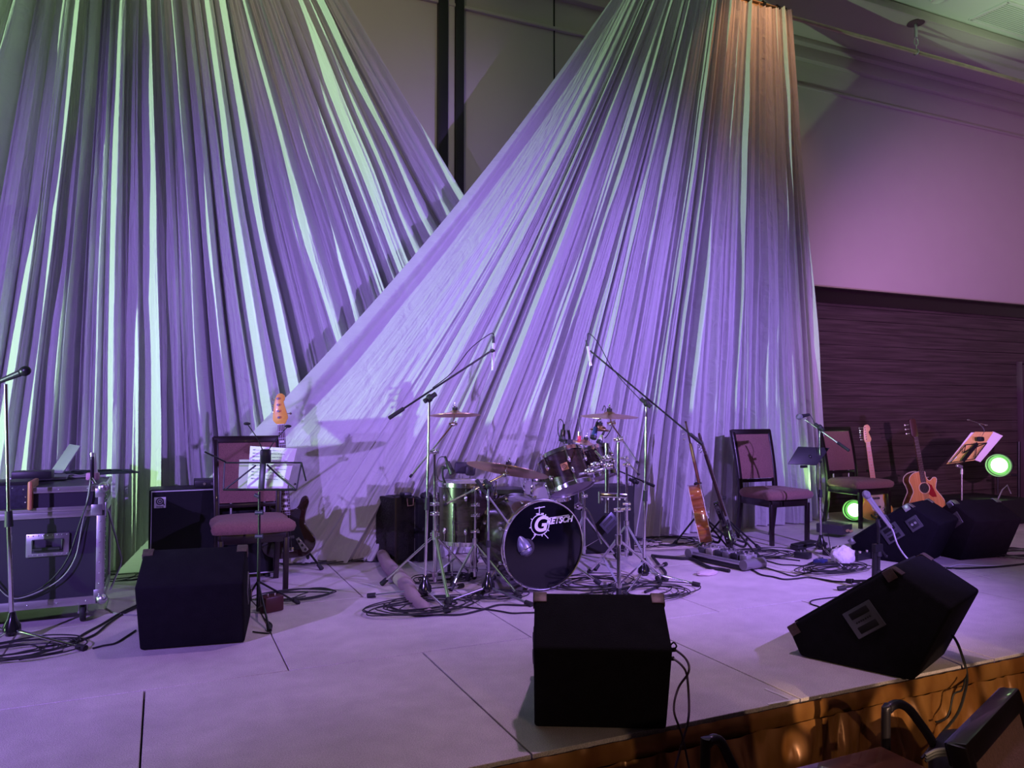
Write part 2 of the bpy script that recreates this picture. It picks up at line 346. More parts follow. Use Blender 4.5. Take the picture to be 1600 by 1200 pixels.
# ================================================================ DRAPES
def drape_mat(name, col):
    m = bpy.data.materials.new(name); m.use_nodes = True; nt = m.node_tree; N = nt.nodes; Lk = nt.links
    out = N['Material Output']; N.remove(N['Principled BSDF'])
    df = N.new('ShaderNodeBsdfDiffuse'); df.inputs[0].default_value = (*col, 1)
    tr = N.new('ShaderNodeBsdfTranslucent'); tr.inputs[0].default_value = (*[c * 0.9 for c in col], 1)
    tp = N.new('ShaderNodeBsdfTransparent')
    gl = N.new('ShaderNodeBsdfAnisotropic'); gl.inputs['Roughness'].default_value = 0.5; gl.inputs[0].default_value = (*col, 1)
    m1 = N.new('ShaderNodeMixShader'); m1.inputs[0].default_value = 0.22; m2 = N.new('ShaderNodeMixShader'); m2.inputs[0].default_value = 0.06
    m3 = N.new('ShaderNodeMixShader'); m3.inputs[0].default_value = 0.05
    Lk.new(df.outputs[0], m1.inputs[1]); Lk.new(tr.outputs[0], m1.inputs[2]); Lk.new(m1.outputs[0], m2.inputs[1]); Lk.new(gl.outputs[0], m2.inputs[2])
    Lk.new(m2.outputs[0], m3.inputs[1]); Lk.new(tp.outputs[0], m3.inputs[2]); Lk.new(m3.outputs[0], out.inputs[0])
    # crumpled crinkles run along the folds (UV: x across the cloth, y down it)
    tc = N.new('ShaderNodeTexCoord')
    mp = N.new('ShaderNodeMapping'); mp.inputs['Scale'].default_value = (34, 9, 1); Lk.new(tc.outputs['UV'], mp.inputs[0])
    n = N.new('ShaderNodeTexNoise'); n.inputs['Scale'].default_value = 3.0; n.inputs['Detail'].default_value = 6; n.inputs['Distortion'].default_value = 1.2; Lk.new(mp.outputs[0], n.inputs['Vector'])
    mp2 = N.new('ShaderNodeMapping'); mp2.inputs['Scale'].default_value = (150, 2.5, 1); Lk.new(tc.outputs['UV'], mp2.inputs[0])
    n2 = N.new('ShaderNodeTexNoise'); n2.inputs['Scale'].default_value = 1.5; n2.inputs['Detail'].default_value = 3; Lk.new(mp2.outputs[0], n2.inputs['Vector'])
    ad = N.new('ShaderNodeMath'); ad.operation = 'ADD'; Lk.new(n.outputs['Fac'], ad.inputs[0]); Lk.new(n2.outputs['Fac'], ad.inputs[1])
    bp = N.new('ShaderNodeBump'); bp.inputs['Strength'].default_value = 0.8; bp.inputs['Distance'].default_value = 0.022; Lk.new(ad.outputs[0], bp.inputs['Height'])
    Lk.new(bp.outputs[0], df.inputs['Normal']); Lk.new(bp.outputs[0], tr.inputs['Normal'])
    return m
def interp(tab, s):
    for (a, va), (b, vb) in zip(tab, tab[1:]):
        if s <= b: return va + (vb - va) * (s - a) / (b - a)
    return tab[-1][1]
def drape(name, top, bottom, folds, fine, amp_t, amp_b, bow, ns, nt_, m):
    """top(s), bottom(s): 3D; folds: list (centre, width, height, skew) across s"""
    N = ns + 1; prof = [0.0] * N; prof2 = [0.0] * N
    for c, wd, a, sk in folds:
        for i in range(max(0, int((c - 2 * wd) * ns)), min(N, int((c + 2 * wd) * ns) + 2)):
            q = (i / ns - c) / wd; q = q * (1.7 if q * sk > 0 else 0.75)
            if abs(q) < 1: prof[i] += a * (0.5 + 0.5 * math.cos(PI * q)) ** 0.8
    for c, wd, a, sk in fine:
        for i in range(max(0, int((c - wd) * ns)), min(N, int((c + wd) * ns) + 2)):
            q = (i / ns - c) / wd
            if abs(q) < 1: prof2[i] += a * (0.5 + 0.5 * math.cos(PI * q))
    vs = []; uv = []
    for j in range(nt_ + 1):
        t = j / nt_
        for i in range(N):
            s = i / ns; sh = s + 0.004 * math.sin(5 * t + 23 * s) * t * (1 - t) * 4 * min(1, 6 * s, 6 * (1 - s))
            T = top(sh); B = bottom(sh); p = T.lerp(B, t) + bow(sh, t)
            amp = amp_t + (amp_b - amp_t) * t ** 0.8
            k = prof[i] * amp * (0.95 + 0.75 * noise.noise(Vector((s * 28, t * 2.6, 3.1))) + 0.25 * noise.noise(Vector((s * 90, t * 9, 7.7)))) + prof2[i] * (0.45 * amp_t + (0.8 * amp_b - 0.45 * amp_t) * t) * (0.6 + 0.4 * math.sin(9 * t + 40 * s))
            p.y -= k
            p.x += 0.3 * k * math.sin(31 * s)
            vs.append(p); uv.append((s, t))
    fs = [(j * N + i, j * N + i + 1, (j + 1) * N + i + 1, (j + 1) * N + i) for j in range(nt_) for i in range(ns)]
    me = bpy.data.meshes.new(name); me.from_pydata([tuple(v) for v in vs], [], fs)
    ul = me.uv_layers.new(name='UVMap')
    for lp in me.loops: ul.data[lp.index].uv = uv[lp.vertex_index]
    me.materials.append(m); me.polygons.foreach_set('use_smooth', [True] * len(me.polygons))
    o = bpy.data.objects.new(name, me); C.objects.link(o); ROOT[o.name] = Matrix.Identity(4); return o
clothm = drape_mat('white_voile', (0.74, 0.73, 0.75))
rnd = random.Random(3)
def fl(px, v):  # floor x below pixel column px on plane v
    d = rayd(px, 800); return d.x / d.y * v
# rear drape, fans to the right from its bunched top
TT1 = [(0, 20), (1, 435)]
BB1 = [(0, -420), (0.19, -94), (0.32, 91), (0.46, 215), (0.6, 400), (0.7, 560), (0.8, 700), (0.9, 830), (1, 1030)]
top1 = lambda s: Vector((rail_x(interp(TT1, min(1, max(0, s)))) , 5.92, 5.12))
bot1 = lambda s: Vector((fl(interp(BB1, min(1, max(0, s))), 6.42), 6.42, 0.012))
folds = []; s = 0.0
while s < 1.0:
    wd = rnd.uniform(0.020, 0.042); folds.append((s + wd / 2, wd * rnd.uniform(0.26, 0.6), rnd.choice((.35, .6, .9, 1.2, 1.7)), rnd.choice((-1, 1, 1)))); s += wd
for _ in range(20): folds.append((rnd.random(), rnd.uniform(0.005, 0.009), rnd.uniform(-1.5, -0.7), 1))
fine = [(rnd.random(), rnd.uniform(0.002, 0.006), rnd.uniform(0.05, 0.25), 1) for _ in range(230)]
o = drape('stage_drape', top1, bot1, folds, fine, 0.09, 0.13, lambda s, t: Vector((0.0, 0.0, 0.0)), 1500, 60, clothm)
tag(o, 'tall pale voile drape at left fanning down behind the crossing one', 'curtain', 'stage drapes')
# front drape, crosses over it and fans to the left
def top2(s):
    s = min(1, max(0, s)); q = interp([(0, 985), (1, 1227)], s)
    sag = 0.05 * (abs(math.sin(PI * max(0, (s - 0.55) / 0.45))) if s > 0.55 else 0)
    return Vector((rail_x(q), RV - 0.06, RH + 0.02 - sag))
def bot2(s):
    s = min(1, max(0, s)); q = interp([(0, 180), (1, 1288)], s ** 0.48)
    v = interp([(0, 6.25), (0.03, 6.11), (0.12, 5.99), (0.25, 5.95), (0.7, 6.05), (1, 6.24)], s)
    return Vector((fl(q, v), v, 0.012))
def bow2(s, t): return Vector((0.2 * math.sin(PI * t) * max(0, 1 - s * 6), -0.05 * math.sin(PI * t) * max(0, 1 - s * 4), 0))
folds = []; s = 0.035
while s < 1.0:
    wd = rnd.uniform(0.014, 0.040); folds.append((s + wd / 2, wd * rnd.uniform(0.3, 0.7), rnd.choice((.25, .5, .8, 1.1, 1.5)) * min(1, .25 + 1.6 * s), rnd.choice((-1, 1)))); s += wd
folds.append((0.001, 0.004, 0.5, 1))
for _ in range(24): folds.append((rnd.uniform(.12, 1), rnd.uniform(0.004, 0.008), rnd.uniform(-1.2, -0.5), 1))
fine = [(0.05 + 0.95 * rnd.random(), rnd.uniform(0.0015, 0.005), rnd.uniform(0.05, 0.3), 1) for _ in range(260)]
o = drape('stage_drape', top2, bot2, folds, fine, 0.055, 0.13, bow2, 1500, 60, clothm)
tag(o, 'pale voile drape crossing in front, hung from the pipe behind the drum kit', 'curtain', 'stage drapes')
# hem cord along the loose left edge and the heading band

def camv(x, y, z):   # right, up, away -> world direction
    return (CAMROT @ Vector((x, y, -z)))
def orient(up, front):
    z = Vector(up).normalized(); y = -(Vector(front) - z * z.dot(Vector(front))).normalized(); x = y.cross(z)
    return Matrix((x, y, z)).transposed()

# ================================================================ STAGE SKIRT
satinm = wood('copper_satin', (0.20, 0.075, 0.018), (0.40, 0.19, 0.055), 0.30, (3, 1, 1.2), detail=3, freq=2.0)
satinm.node_tree.nodes['Principled BSDF'].inputs['Metallic'].default_value = 0.25
t = thing('stage_skirt', 'gathered copper satin skirt hanging along the front edge of the stage', 'stage skirt', (2.5, STAGE_F - 0.03, -0.5))
rs = random.Random(5); x0, x1 = -0.8, 7.5; n = 2200; nz = 26
fold = [0.0] * (n + 1); c = 0.0
while c < 1.0:
    wd = rs.uniform(0.004, 0.011); a = rs.uniform(0.4, 1.3)
    for i in range(max(0, int((c - wd) * n)), min(n + 1, int((c + wd) * n))):
        q = (i / n - c) / wd; fold[i] += a * (0.5 + 0.5 * math.cos(PI * q)) if abs(q) < 1 else 0
    c += wd * rs.uniform(0.8, 1.5)
vs = []
for j in range(nz + 1):
    tt = j / nz; z = -0.075 - tt * 0.42
    for i in range(n + 1):
        f = fold[min(n, max(0, int(i + 5 * math.sin(tt * 6 + i * 0.02))))]
        vs.append((x0 + (x1 - x0) * i / n, STAGE_F - 0.028 - f * 0.034 * min(1, 0.35 + tt * 2.2) - 0.006 * math.sin(i * 0.11 + 9 * tt), z))
mb = MB(); mb.add(vs, [(j * (n + 1) + i, j * (n + 1) + i + 1, (j + 1) * (n + 1) + i + 1, (j + 1) * (n + 1) + i) for j in range(nz) for i in range(n)])
mb.build('pleats', satinm, t, world=True, angle=180)
vs = []
for j in range(7):
    for i in range(601): vs.append((x0 + (x1 - x0) * i / 600, STAGE_F - 0.024 - 0.007 * math.sin(PI * j / 6) - 0.003 * math.sin(i * 0.9 + 0.6 * math.sin(j)) * math.sin(i * .23), -0.006 - j * 0.0125))
mb = MB(); mb.add(vs, [(j * 601 + i, j * 601 + i + 1, (j + 1) * 601 + i + 1, (j + 1) * 601 + i) for j in range(6) for i in range(600)])
mb.build('heading_band', satinm, t, world=True, angle=180)
# aluminium edging tape on two decks
for lab, a, b in (('short bright aluminium strip on the deck edge right of the centre wedge', at(1200, 1101), at(1245, 1093)), ('bright aluminium strip along the deck joint ahead of the leaning wedge', at(1196, 1077), at(1236, 1094)), ('thin bright strip on the floor beyond the leaning wedge at right', at(1474, 886), at(1549, 904))):
    mb = MB(); mb.beam(a + Vector((0, 0, .002)), b + Vector((0, 0, .002)), 0.014, 0.003); tag(mb.build('edge_strip', mat('pale_strip', (.75, .7, .7), .5)), lab, 'metal strip', 'deck edge strips')

# ================================================================ WEDGES
PROF = [(0, 0), (-0.16, 0.34), (0.08, 0.48), (0.56, 0.125), (0.50, 0)]
def make_wedge(W, label, jack=False, S=1.0):
    t = thing('stage_wedge', label, 'monitor speaker', (0, 0, 0), group='stage monitor wedges')
    P = [(a * S, b * S + 0.004) for a, b in PROF]
    MB().prism(P, lambda y, z, x: Vector((x, y, z)), 0, W).build('cabinet', carpetbox, t, bevel=0.014, seg=3)
    (ya, za), (yb, zb) = P[2], P[3]; sl = Vector((0, yb - ya, zb - za)); L = sl.length; sl.normalize(); nn = Vector((0, -sl.z, sl.y))
    R = Matrix((Vector((1, 0, 0)), sl, nn)).transposed(); mid = Vector((W / 2, (ya + yb) / 2, (za + zb) / 2))
    MB().box(mid + nn * 0.004, (W - 0.07, L - 0.06, 0.014), R).build('grille', grille, t, bevel=0.004)
    for x, sx in ((0, 1), (W, -1)):
        for (cy, cz, d) in ((ya, za, 1), (yb, zb, -1)):
            c = Vector((x, cy, cz)); mb = MB()
            mb.box(c + sl * (d * 0.024) + Vector((sx * -0.003, 0, 0)) - nn * 0.022, (0.006, 0.05, 0.05), R)
            mb.box(c + sl * (d * 0.024) + Vector((sx * 0.022, 0, 0)) + nn * 0.001, (0.05, 0.05, 0.006), R)
            if d == 1:
                e2 = (Vector((0, P[1][0], P[1][1])) - Vector((0, ya, za))).normalized(); n2 = Vector((0, -e2.z, e2.y)) * -1
                R2 = Matrix((Vector((1, 0, 0)), e2, Vector((1, 0, 0)).cross(e2))).transposed()
                mb.box(c + Vector((sx * 0.022, 0, 0)) + e2 * 0.026 + (R2 @ Vector((0, 0, -0.001))), (0.05, 0.05, 0.007), R2)
            mb.build('corner_cap', satin if jack else mat('worn_corner_metal', (0.13, 0.09, 0.09), 0.5, 0.6, var=0.5, vscale=70), t, bevel=0.003)
        def plate(cy, cz, w_, h_, kind):
            o0 = Vector((x, cy, cz)); sgn = -sx
            p = MB(); p.box(o0 + Vector((sgn * 0.003, 0, 0)), (0.008, w_, h_), R); fr = p.build(kind, mat('handle_plate', (0.13, 0.13, 0.15), 0.4, 0.6), t, bevel=0.006)
            q = MB()
            if kind == 'handle_plate':
                for s_ in (-1, 1): q.box(o0 + Vector((sgn * 0.006, 0, 0)) + nn * (s_ * h_ * 0.27), (0.008, w_ * 0.66, h_ * 0.25), R)
                q.build('grip_recess', mat('recess_black', (.006, .006, .007), .9), fr, bevel=0.012 if False else 0.006)
                q = MB()
                for k in range(7): q.cyl(o0 + Vector((sgn * 0.005, 0, 0)) + sl * ((k - 3) * w_ * 0.08), o0 + Vector((sgn * 0.009, 0, 0)) + sl * ((k - 3) * w_ * 0.08), 0.0045)
                q.build('bolts', blackm, fr)
            else:
                q.box(o0 + Vector((sgn * 0.006, 0, 0)), (0.008, w_ * 0.62, h_ * 0.62), R); q.build('jack_recess', ink, fr, bevel=0.006)
                q = MB()
                for k in (-1, 1): q.cyl(o0 + Vector((sgn * 0.008, 0, 0)) + sl * (k * w_ * 0.14), o0 + Vector((sgn * 0.014, 0, 0)) + sl * (k * w_ * 0.14), 0.010)
                q.build('sockets', satin, fr)
        plate(0.20 * S, 0.235 * S, 0.150, 0.125, 'handle_plate')
        if jack: plate(0.03 * S, 0.33 * S, 0.10, 0.10, 'jack_plate')
    for x in (0.06, W - 0.06):
        for y in (0.06, 0.44 * S): MB().cyl((x, y, 0), (x, y, 0.012), 0.018).build('rubber_foot', rubber, t)
    return t
def place_wedge(t, pl, pr):
    a = Vector(pl); b = Vector(pr); d = b - a; t.location = (a.x, a.y, 0.0); t.rotation_euler = (0, 0, math.atan2(d.y, d.x))
w0 = make_wedge(0.49, 'black carpeted monitor wedge seen square from behind, centre front of stage')
place_wedge(w0, at(835, 1138), at(1040, 1142))
for lab, a, b in (('black monitor wedge beside the left music stand, below the empty left chair', at(218, 1018), at(385, 1005)),
                  ('black monitor wedge turned sideways on the front edge at right', at(1426, 1066), at(1475, 1025))):
    c = copy_tree(w0); c['label'] = lab; place_wedge(c, a, b)
w1 = make_wedge(0.47, 'dark wedge with handle and jack plates beside the silver microphone', jack=True, S=0.96)
place_wedge(w1, at(1436, 884), at(1477, 868))
c = copy_tree(w1); c['label'] = 'dark monitor wedge furthest right, in front of the music stand with the folder'; place_wedge(c, at(1500, 876), at(1584, 870))

# ================================================================ CHAIRS
def make_chair(label):
    t = thing('banquet_chair', label, 'chair', (0, 0, 0), group='high-backed banquet chairs')
    mb = MB(); pts = [(-.215, -.235), (.215, -.235), (.225, -.1), (.205, .2), (-.205, .2), (-.225, -.1)]
    vs = []; poly = catmull([Vector((x, y, 0)) for x, y in pts], 6, True); n = len(poly)
    for z, k in ((.395, .94), (.40, 1.0), (.43, 1.045), (.455, 1.02), (.475, .9), (.483, .6), (.485, .0)):
        vs += [Vector((p.x * k, p.y * k - .005, z)) for p in poly]
    fs = [(j * n + i, j * n + (i + 1) % n, (j + 1) * n + (i + 1) % n, (j + 1) * n + i) for j in range(6) for i in range(n)] + [tuple(range(n))]
    mb.add(vs, fs).build('seat', upholst, t, angle=60)
    mb = MB()
    for a, b in (((-.2, -.205), (.2, -.205)), ((-.2, .2), (.2, .2)), ((-.205, -.2), (-.2, .2)), ((.205, -.2), (.2, .2))):
        mb.beam((*a, .365), (*b, .365), .026, .065)
    mb.build('seat_frame', darkwood, t, bevel=.004)
    def yb(z): # side profile of the back: bows slightly forward then rakes back
        return .2 + .00 + .10 * max(0, (z - .42) / .58) ** 1.5
    for sx in (-1, 1):
        mb = MB(); mb.beam((sx * .202, -.208, .36), (sx * .198, -.204, 0.0), .034, .034, (0, 1, 0)); mb.build('leg', darkwood, t, bevel=.004)
        mb = MB(); vs = []
        zs = [0, .1, .2, .3, .4]
        for z in zs:
            y = .2 + .06 * (1 - z / .4) ** 1.6; wv = .017
            vs += [(sx * .2 - wv, y - .019, z), (sx * .2 + wv, y - .019, z), (sx * .2 + wv, y + .019, z), (sx * .2 - wv, y + .019, z)]
        mb.add(vs, [(j * 4 + i, j * 4 + (i + 1) % 4, (j + 1) * 4 + (i + 1) % 4, (j + 1) * 4 + i) for j in range(4) for i in range(4)] + [(0, 1, 2, 3), (16, 17, 18, 19)]).build('leg', darkwood, t, bevel=.003)
    # back frame: stiles + top rail as a swept band
    mb = MB()
    for sx in (-1, 1):
        vs = []; zs = [.38 + .62 * k / 10 for k in range(11)]
        for z in zs:
            y = yb(z); x = sx * (.2 + .012 * (z - .38) / .62)
            vs += [(x - .019, y - .02, z), (x + .019, y - .02, z), (x + .019, y + .02, z), (x - .019, y + .02, z)]
        mb.add(vs, [(j * 4 + i, j * 4 + (i + 1) % 4, (j + 1) * 4 + (i + 1) % 4, (j + 1) * 4 + i) for j in range(10) for i in range(4)] + [(0, 1, 2, 3), (40, 41, 42, 43)])
    mb.box((0, yb(.985) + .002, .978), (.45, .046, .05), Euler((-.2, 0, 0)).to_matrix())
    mb.box((0, yb(.53), .53), (.39, .028, .03))
    mb.build('back_frame', darkwood, t, bevel=.006, seg=2)
    vs = []; nx, nz_ = 14, 16
    for side in (0, 1):
        for j in range(nz_ + 1):
            z = .55 + .41 * j / nz_
            for i in range(nx + 1):
                x = -.19 + .38 * i / nx; e = min(1, 5 * min(i, nx - i) / nx + .0) * min(1, 5 * min(j, nz_ - j) / nz_)
                vs.append((x, yb(z) + (-.014 - .018 * e if side == 0 else .014 + .008 * e), z))
    N = (nx + 1) * (nz_ + 1); fs = []
    for s_ in (0, 1):
        for j in range(nz_):
            for i in range(nx): k = s_ * N + j * (nx + 1) + i; fs.append((k, k + 1, k + nx + 2, k + nx + 1))
    for j in range(nz_):
        for i in (0, nx): k = j * (nx + 1) + i; fs.append((k, k + nx + 1, k + nx + 1 + N, k + N))
    for i in range(nx):
        for j in (0, nz_): k = j * (nx + 1) + i; fs.append((k, k + 1, k + 1 + N, k + N))
    MB().add(vs, fs).build('backrest', upholst, t, angle=60)
    for sx in (-1, 1): MB().cyl((sx * .11, yb(.52), .40), (sx * .11, yb(.55), .56), .009).build('back_spindle', satin, t)
    return t
ch = make_chair('plum high-backed banquet chair behind the left music stand')
f = at(446, 925); ch.location = (f.x - .2, f.y + .2, 0)
for lab, px, py, rz in (('plum banquet chair between the leaning guitars and the tablet stand', 1207, 853, -.03), ('plum banquet chair behind the tablet stand, electric guitar leaning beside it', 1344, 826, 0.0)):
    c = copy_tree(ch); f = at(px, py); c.location = (f.x + .2, f.y + .2, 0); c.rotation_euler = (0, 0, rz); c['label'] = lab
c = copy_tree(ch); c.location = (1.815, .88, LOW); c.rotation_euler = (0, 0, math.radians(20.5)); c['label'] = 'nearest banquet chair on the hall floor, its back at the lower right corner'

# ================================================================ STANDS
def leg_to(mb_m, t, hub, foot, r=.008, name='leg', m=chrome, rub=True, world=True):
    l = MB().cyl(hub, foot, r).build(name, m, t, world=True)
    if rub:
        d = (Vector(foot) - Vector(hub)).normalized(); MB().cyl(Vector(foot) - d * .045, Vector(foot) + d * .006, r * 1.9, r * 2.1).build('rubber_foot', rubber, l, world=True)
    return l
def mic_stand(label, base, top, feet, boom=None, hub_h=.09, m=chrome, cone=True, r=.010, legr=.008, clutch=.48, group=None):
    base = Vector(base); base.z = 0; t = thing('microphone_stand', label, 'microphone stand', base, group=group or 'microphone stands')
    up = Vector(top) - base
    P = lambda k: base + up * k
    hub = base + Vector((0, 0, hub_h))
    if cone: MB().lathe([(.0, .0), (.028, .0), (.043, .02), (.040, .05), (.022, .085), (.014, .12), (0, .12)], base + Vector((0, 0, hub_h - .05))).build('base', mat('glossy_black_casting', (.012, .012, .014), .15, coat=1.0), t, world=True)
    else: MB().cyl(hub - Vector((0, 0, .05)), hub + Vector((0, 0, .05)), .022).build('base', rubber, t, world=True)
    for f in feet: leg_to(None, t, hub - Vector((0, 0, .02)), Vector((f.x, f.y, legr * 1.6)), legr, m=m)
    MB().cyl(hub, P(clutch), r).build('column', m, t, world=True)
    MB().cyl(P(clutch - .03), P(clutch + .03), r * 1.7, r * 1.4).build('clutch', rubber, t, world=True)
    MB().cyl(P(clutch), top, r * .72).build('upper_column', m, t, world=True)
    if boom:
        tail, head = Vector(boom[0]), Vector(boom[1]); d = (head - tail).normalized()
        b = MB().cyl(tail, head, r * .62).build('boom', boom[2] if len(boom) > 2 else m, t, world=True)
        MB().cyl(tail - d * .01, tail + d * .10, r * 1.25).build('grip', rubber, b, world=True)
        mb = MB(); T = Vector(top); mb.ball(T, .022, (1, 1, 1.2)); mb.cyl(T - d * .04, T + d * .05, .015); mb.cyl(T, T + d.cross(Vector((0, 0, 1))).normalized() * .05, .008); mb.build('boom_clamp', rubber, t, world=True)
    return t
def clip_mic(p, q, label, kind='pencil', cable=None, m=None, cat='microphone'):
    """microphone from tail p to head q"""
    p = Vector(p); q = Vector(q); d = (q - p).normalized(); L = (q - p).length
    t = thing('microphone', label, cat, p, group='microphones on the stage')
    if kind == 'pencil':
        MB().cyl(p, q, .0105).build('body', m or white_p, t, world=True, bevel=.002)
        MB().cyl(q - d * .02, q + d * .002, .0112).build('head', satin, t, world=True)
    elif kind == 'vocal':
        MB().cyl(p, q - d * .05, .011, .018).build('body', m or plastic, t, world=True)
        mb = MB(); mb.ball(q - d * .026, .026, (1, 1, 1.15), R=frame_of(d)); mb.build('grille_ball', mat('mic_mesh', (.3, .3, .33), .45, .8, bump=.6, bscale=900) if m else blackm, t, world=True)
    elif kind == 'kick':
        mb = MB(); mb.lathe([(0, 0), (.018, 0), (.026, .02), (.040, .05), (.045, .085), (.040, .115), (.022, .13), (0, .132)], p, d); mb.build('body', mat('blue_grey_mic', (.28, .28, .40), .35, .5), t, world=True)
        MB().ring(p + d * .095, d, .044, .004).build('band', chrome, t, world=True)
    elif kind == 'stub':
        MB().cyl(p, q, .017, .021).build('body', m or plastic, t, world=True, bevel=.003); MB().cyl(q - d * .018, q + d * .002, .0235).build('head', mat('dark_mic_mesh', (.06, .06, .07), .5, .6), t, world=True)
    if kind in ('pencil', 'stub'):
        MB().cyl(p - d * .045, p, .008, .0095).build('plug', blackm, t, world=True)
    if cable: MB().tube(cable, .0032, 6).build('cable', rubber, t, world=True)
    return t

# left overhead
b = at(664, 939); Z = zof(b); OL = Z
top = dep(671, 622, Z)
mic_stand('chrome boom stand left of the drums, boom rising right to an overhead microphone', b, top, [at(576, 934), at(700, 958), at(722, 918)], (dep(610, 652, Z - .1), dep(768, 548, Z + .25), blackm))
h = dep(771, 536, Z + .27); clip_mic(h, dep(770, 578, Z + .27), 'slim white overhead microphone hanging from the left boom', 'pencil',
    cable=[h, h + Vector((0, 0, .06)), dep(762, 524, Z + .27), dep(735, 545, Z + .2), dep(705, 583, Z + .1), dep(676, 606, Z + .03)])
MB().tube([dep(768, 548, Z + .25), dep(771, 548, Z + .27)], .012, smooth=False).build('clip', rubber, bpy.data.objects['microphone'], world=True)
# right overhead
b = at(1006, 908); Z = zof(b); top = dep(1010, 630, Z)
mic_stand('chrome boom stand right of the drums, its boom sloping down right to the guitars', b, top, [at(976, 934), at(1092, 917), at(1040, 884)], (dep(1096, 693, Z - .1), dep(922, 548, Z + .2), blackm))
h = dep(918, 541, Z + .2); clip_mic(h, dep(923, 571, Z + .2), 'slim white overhead microphone hanging from the right boom', 'pencil',
    cable=[h, h + Vector((0, 0, .06)), dep(920, 521, Z + .2), dep(934, 535, Z + .18), dep(960, 580, Z + .1), dep(1000, 624, Z)])
# kick microphone stand
b = at(763, 934); Z = zof(b); top = dep(763, 758, Z)
mic_stand('short stand with a boom reaching down to the bass drum head', b, top, [at(697, 944), at(830, 948), at(772, 905)], (dep(746, 752, Z - .02), dep(812, 842, Z + .12), satin), m=mat('violet_grey_metal', (.35, .34, .42), .3, .9))
clip_mic(dep(810, 838, Z + .12), dep(823, 863, Z + .10), 'round grey microphone at the port of the bass drum', 'kick')
# far left vocal stand
b = at(18, 1005); Z = zof(b); top = dep(9, 600, Z)
mic_stand('straight chrome microphone stand at the far left, in front of the flight case', b, top, [at(132, 1017), at(-70, 1040), at(-20, 985)], None, r=.012)
clip_mic(dep(-6, 598, Z), dep(46, 577, Z - .02), 'black vocal microphone on the far left stand', 'vocal')
# tablet stand
b = at(1283, 866); Z = zof(b); top = dep(1281, 668, Z)
mic_stand('chrome boom microphone stand with a tablet holder, between the two right chairs', b, top, [at(1321, 893), at(1252, 862), at(1290, 852)], (dep(1325, 703, Z - .15), dep(1257, 655, Z + .12), satin))
clip_mic(dep(1264, 648, Z + .12), dep(1245, 652, Z + .08), 'black vocal microphone above the tablet holder', 'vocal', m=plastic,
    cable=[dep(1264, 646, Z + .12), dep(1268, 652, Z + .12), dep(1273, 662, Z + .1), dep(1279, 680, Z), dep(1276, 760, Z), dep(1290, 815, Z), at(1300, 872, .01)])
t = thing('tablet', 'black tablet tilted on a holder clamped to the boom stand', 'tablet', dep(1262, 712, Z))
mb = MB(); c0 = [dep(1231, 725, Z - .12), dep(1276, 727, Z - .05), dep(1296, 700, Z + .06), dep(1247, 698, Z - .02)]
nrm = (c0[1] - c0[0]).cross(c0[3] - c0[0]).normalized() * .006
mb.add([p + nrm for p in c0] + [p - nrm for p in c0], [(0, 1, 2, 3), (7, 6, 5, 4), (0, 4, 5, 1), (1, 5, 6, 2), (2, 6, 7, 3), (3, 7, 4, 0)]); mb.build('case', plastic, t, world=True, bevel=.003)
mb = MB(); mb.cyl(dep(1283, 722, Z), dep(1262, 713, Z - .03), .009); mb.ball(dep(1265, 714, Z - .03), .018); mb.box(dep(1256, 729, Z - .09), (.06, .02, .02)); mb.build('bracket', blackm, t, world=True)
# short stand with silver handheld microphone
b = at(1372, 924); Z = zof(b)
t = mic_stand('short black stand holding a silver microphone behind the leaning wedge', b, dep(1373, 806, Z), [b + Vector((-.22, .12, 0)), b + Vector((.24, .10, 0)), b + Vector((0.02, .26, 0))], None, m=blackm, cone=False, r=.013, clutch=.5)
MB().cyl(dep(1366, 905, Z), dep(1367, 853, Z), .016).build('side_post', blackm, t, world=True)
mb = MB(); mb.box(dep(1371, 856, Z), (.07, .03, .05)); mb.cyl(dep(1376, 858, Z), dep(1385, 869, Z), .006); mb.ball(dep(1385, 869, Z), .009); mb.build('knuckle', blackm, t, world=True)
MB().tube([dep(1374, 824, Z), dep(1372, 812, Z), dep(1382, 806, Z - .01), dep(1388, 814, Z)], .012).build('clip', rubber, t, world=True)
t = clip_mic(dep(1392, 824, Z - .02), dep(1350, 768, Z - .02), 'silver handheld microphone tilted on the short black stand', 'vocal', m=mat('silver_mic', (.62, .62, .70), .32, .8))
mb = MB(); p = dep(1392, 824, Z - .02)
mb.tube([p, dep(1396, 832, Z), dep(1402, 850, Z), dep(1412, 866, Z + .05), dep(1424, 880, Z + .1), at(1432, 896, .01)], .005); mb.build('cable', mat('white_cable', (.6, .58, .65), .5), t, world=True)
# black boom stand behind the kit
b = at(986, 850); Z = zof(b); top = dep(991, 752, Z)
mic_stand('black boom stand standing behind the drum hardware', b, top, [b + Vector((.25, -.1, 0)), b + Vector((-.2, -.15, 0)), b + Vector((0, .24, 0))], (dep(1021, 759, Z - .1), dep(958, 732, Z + .1), blackm), m=blackm, cone=False)

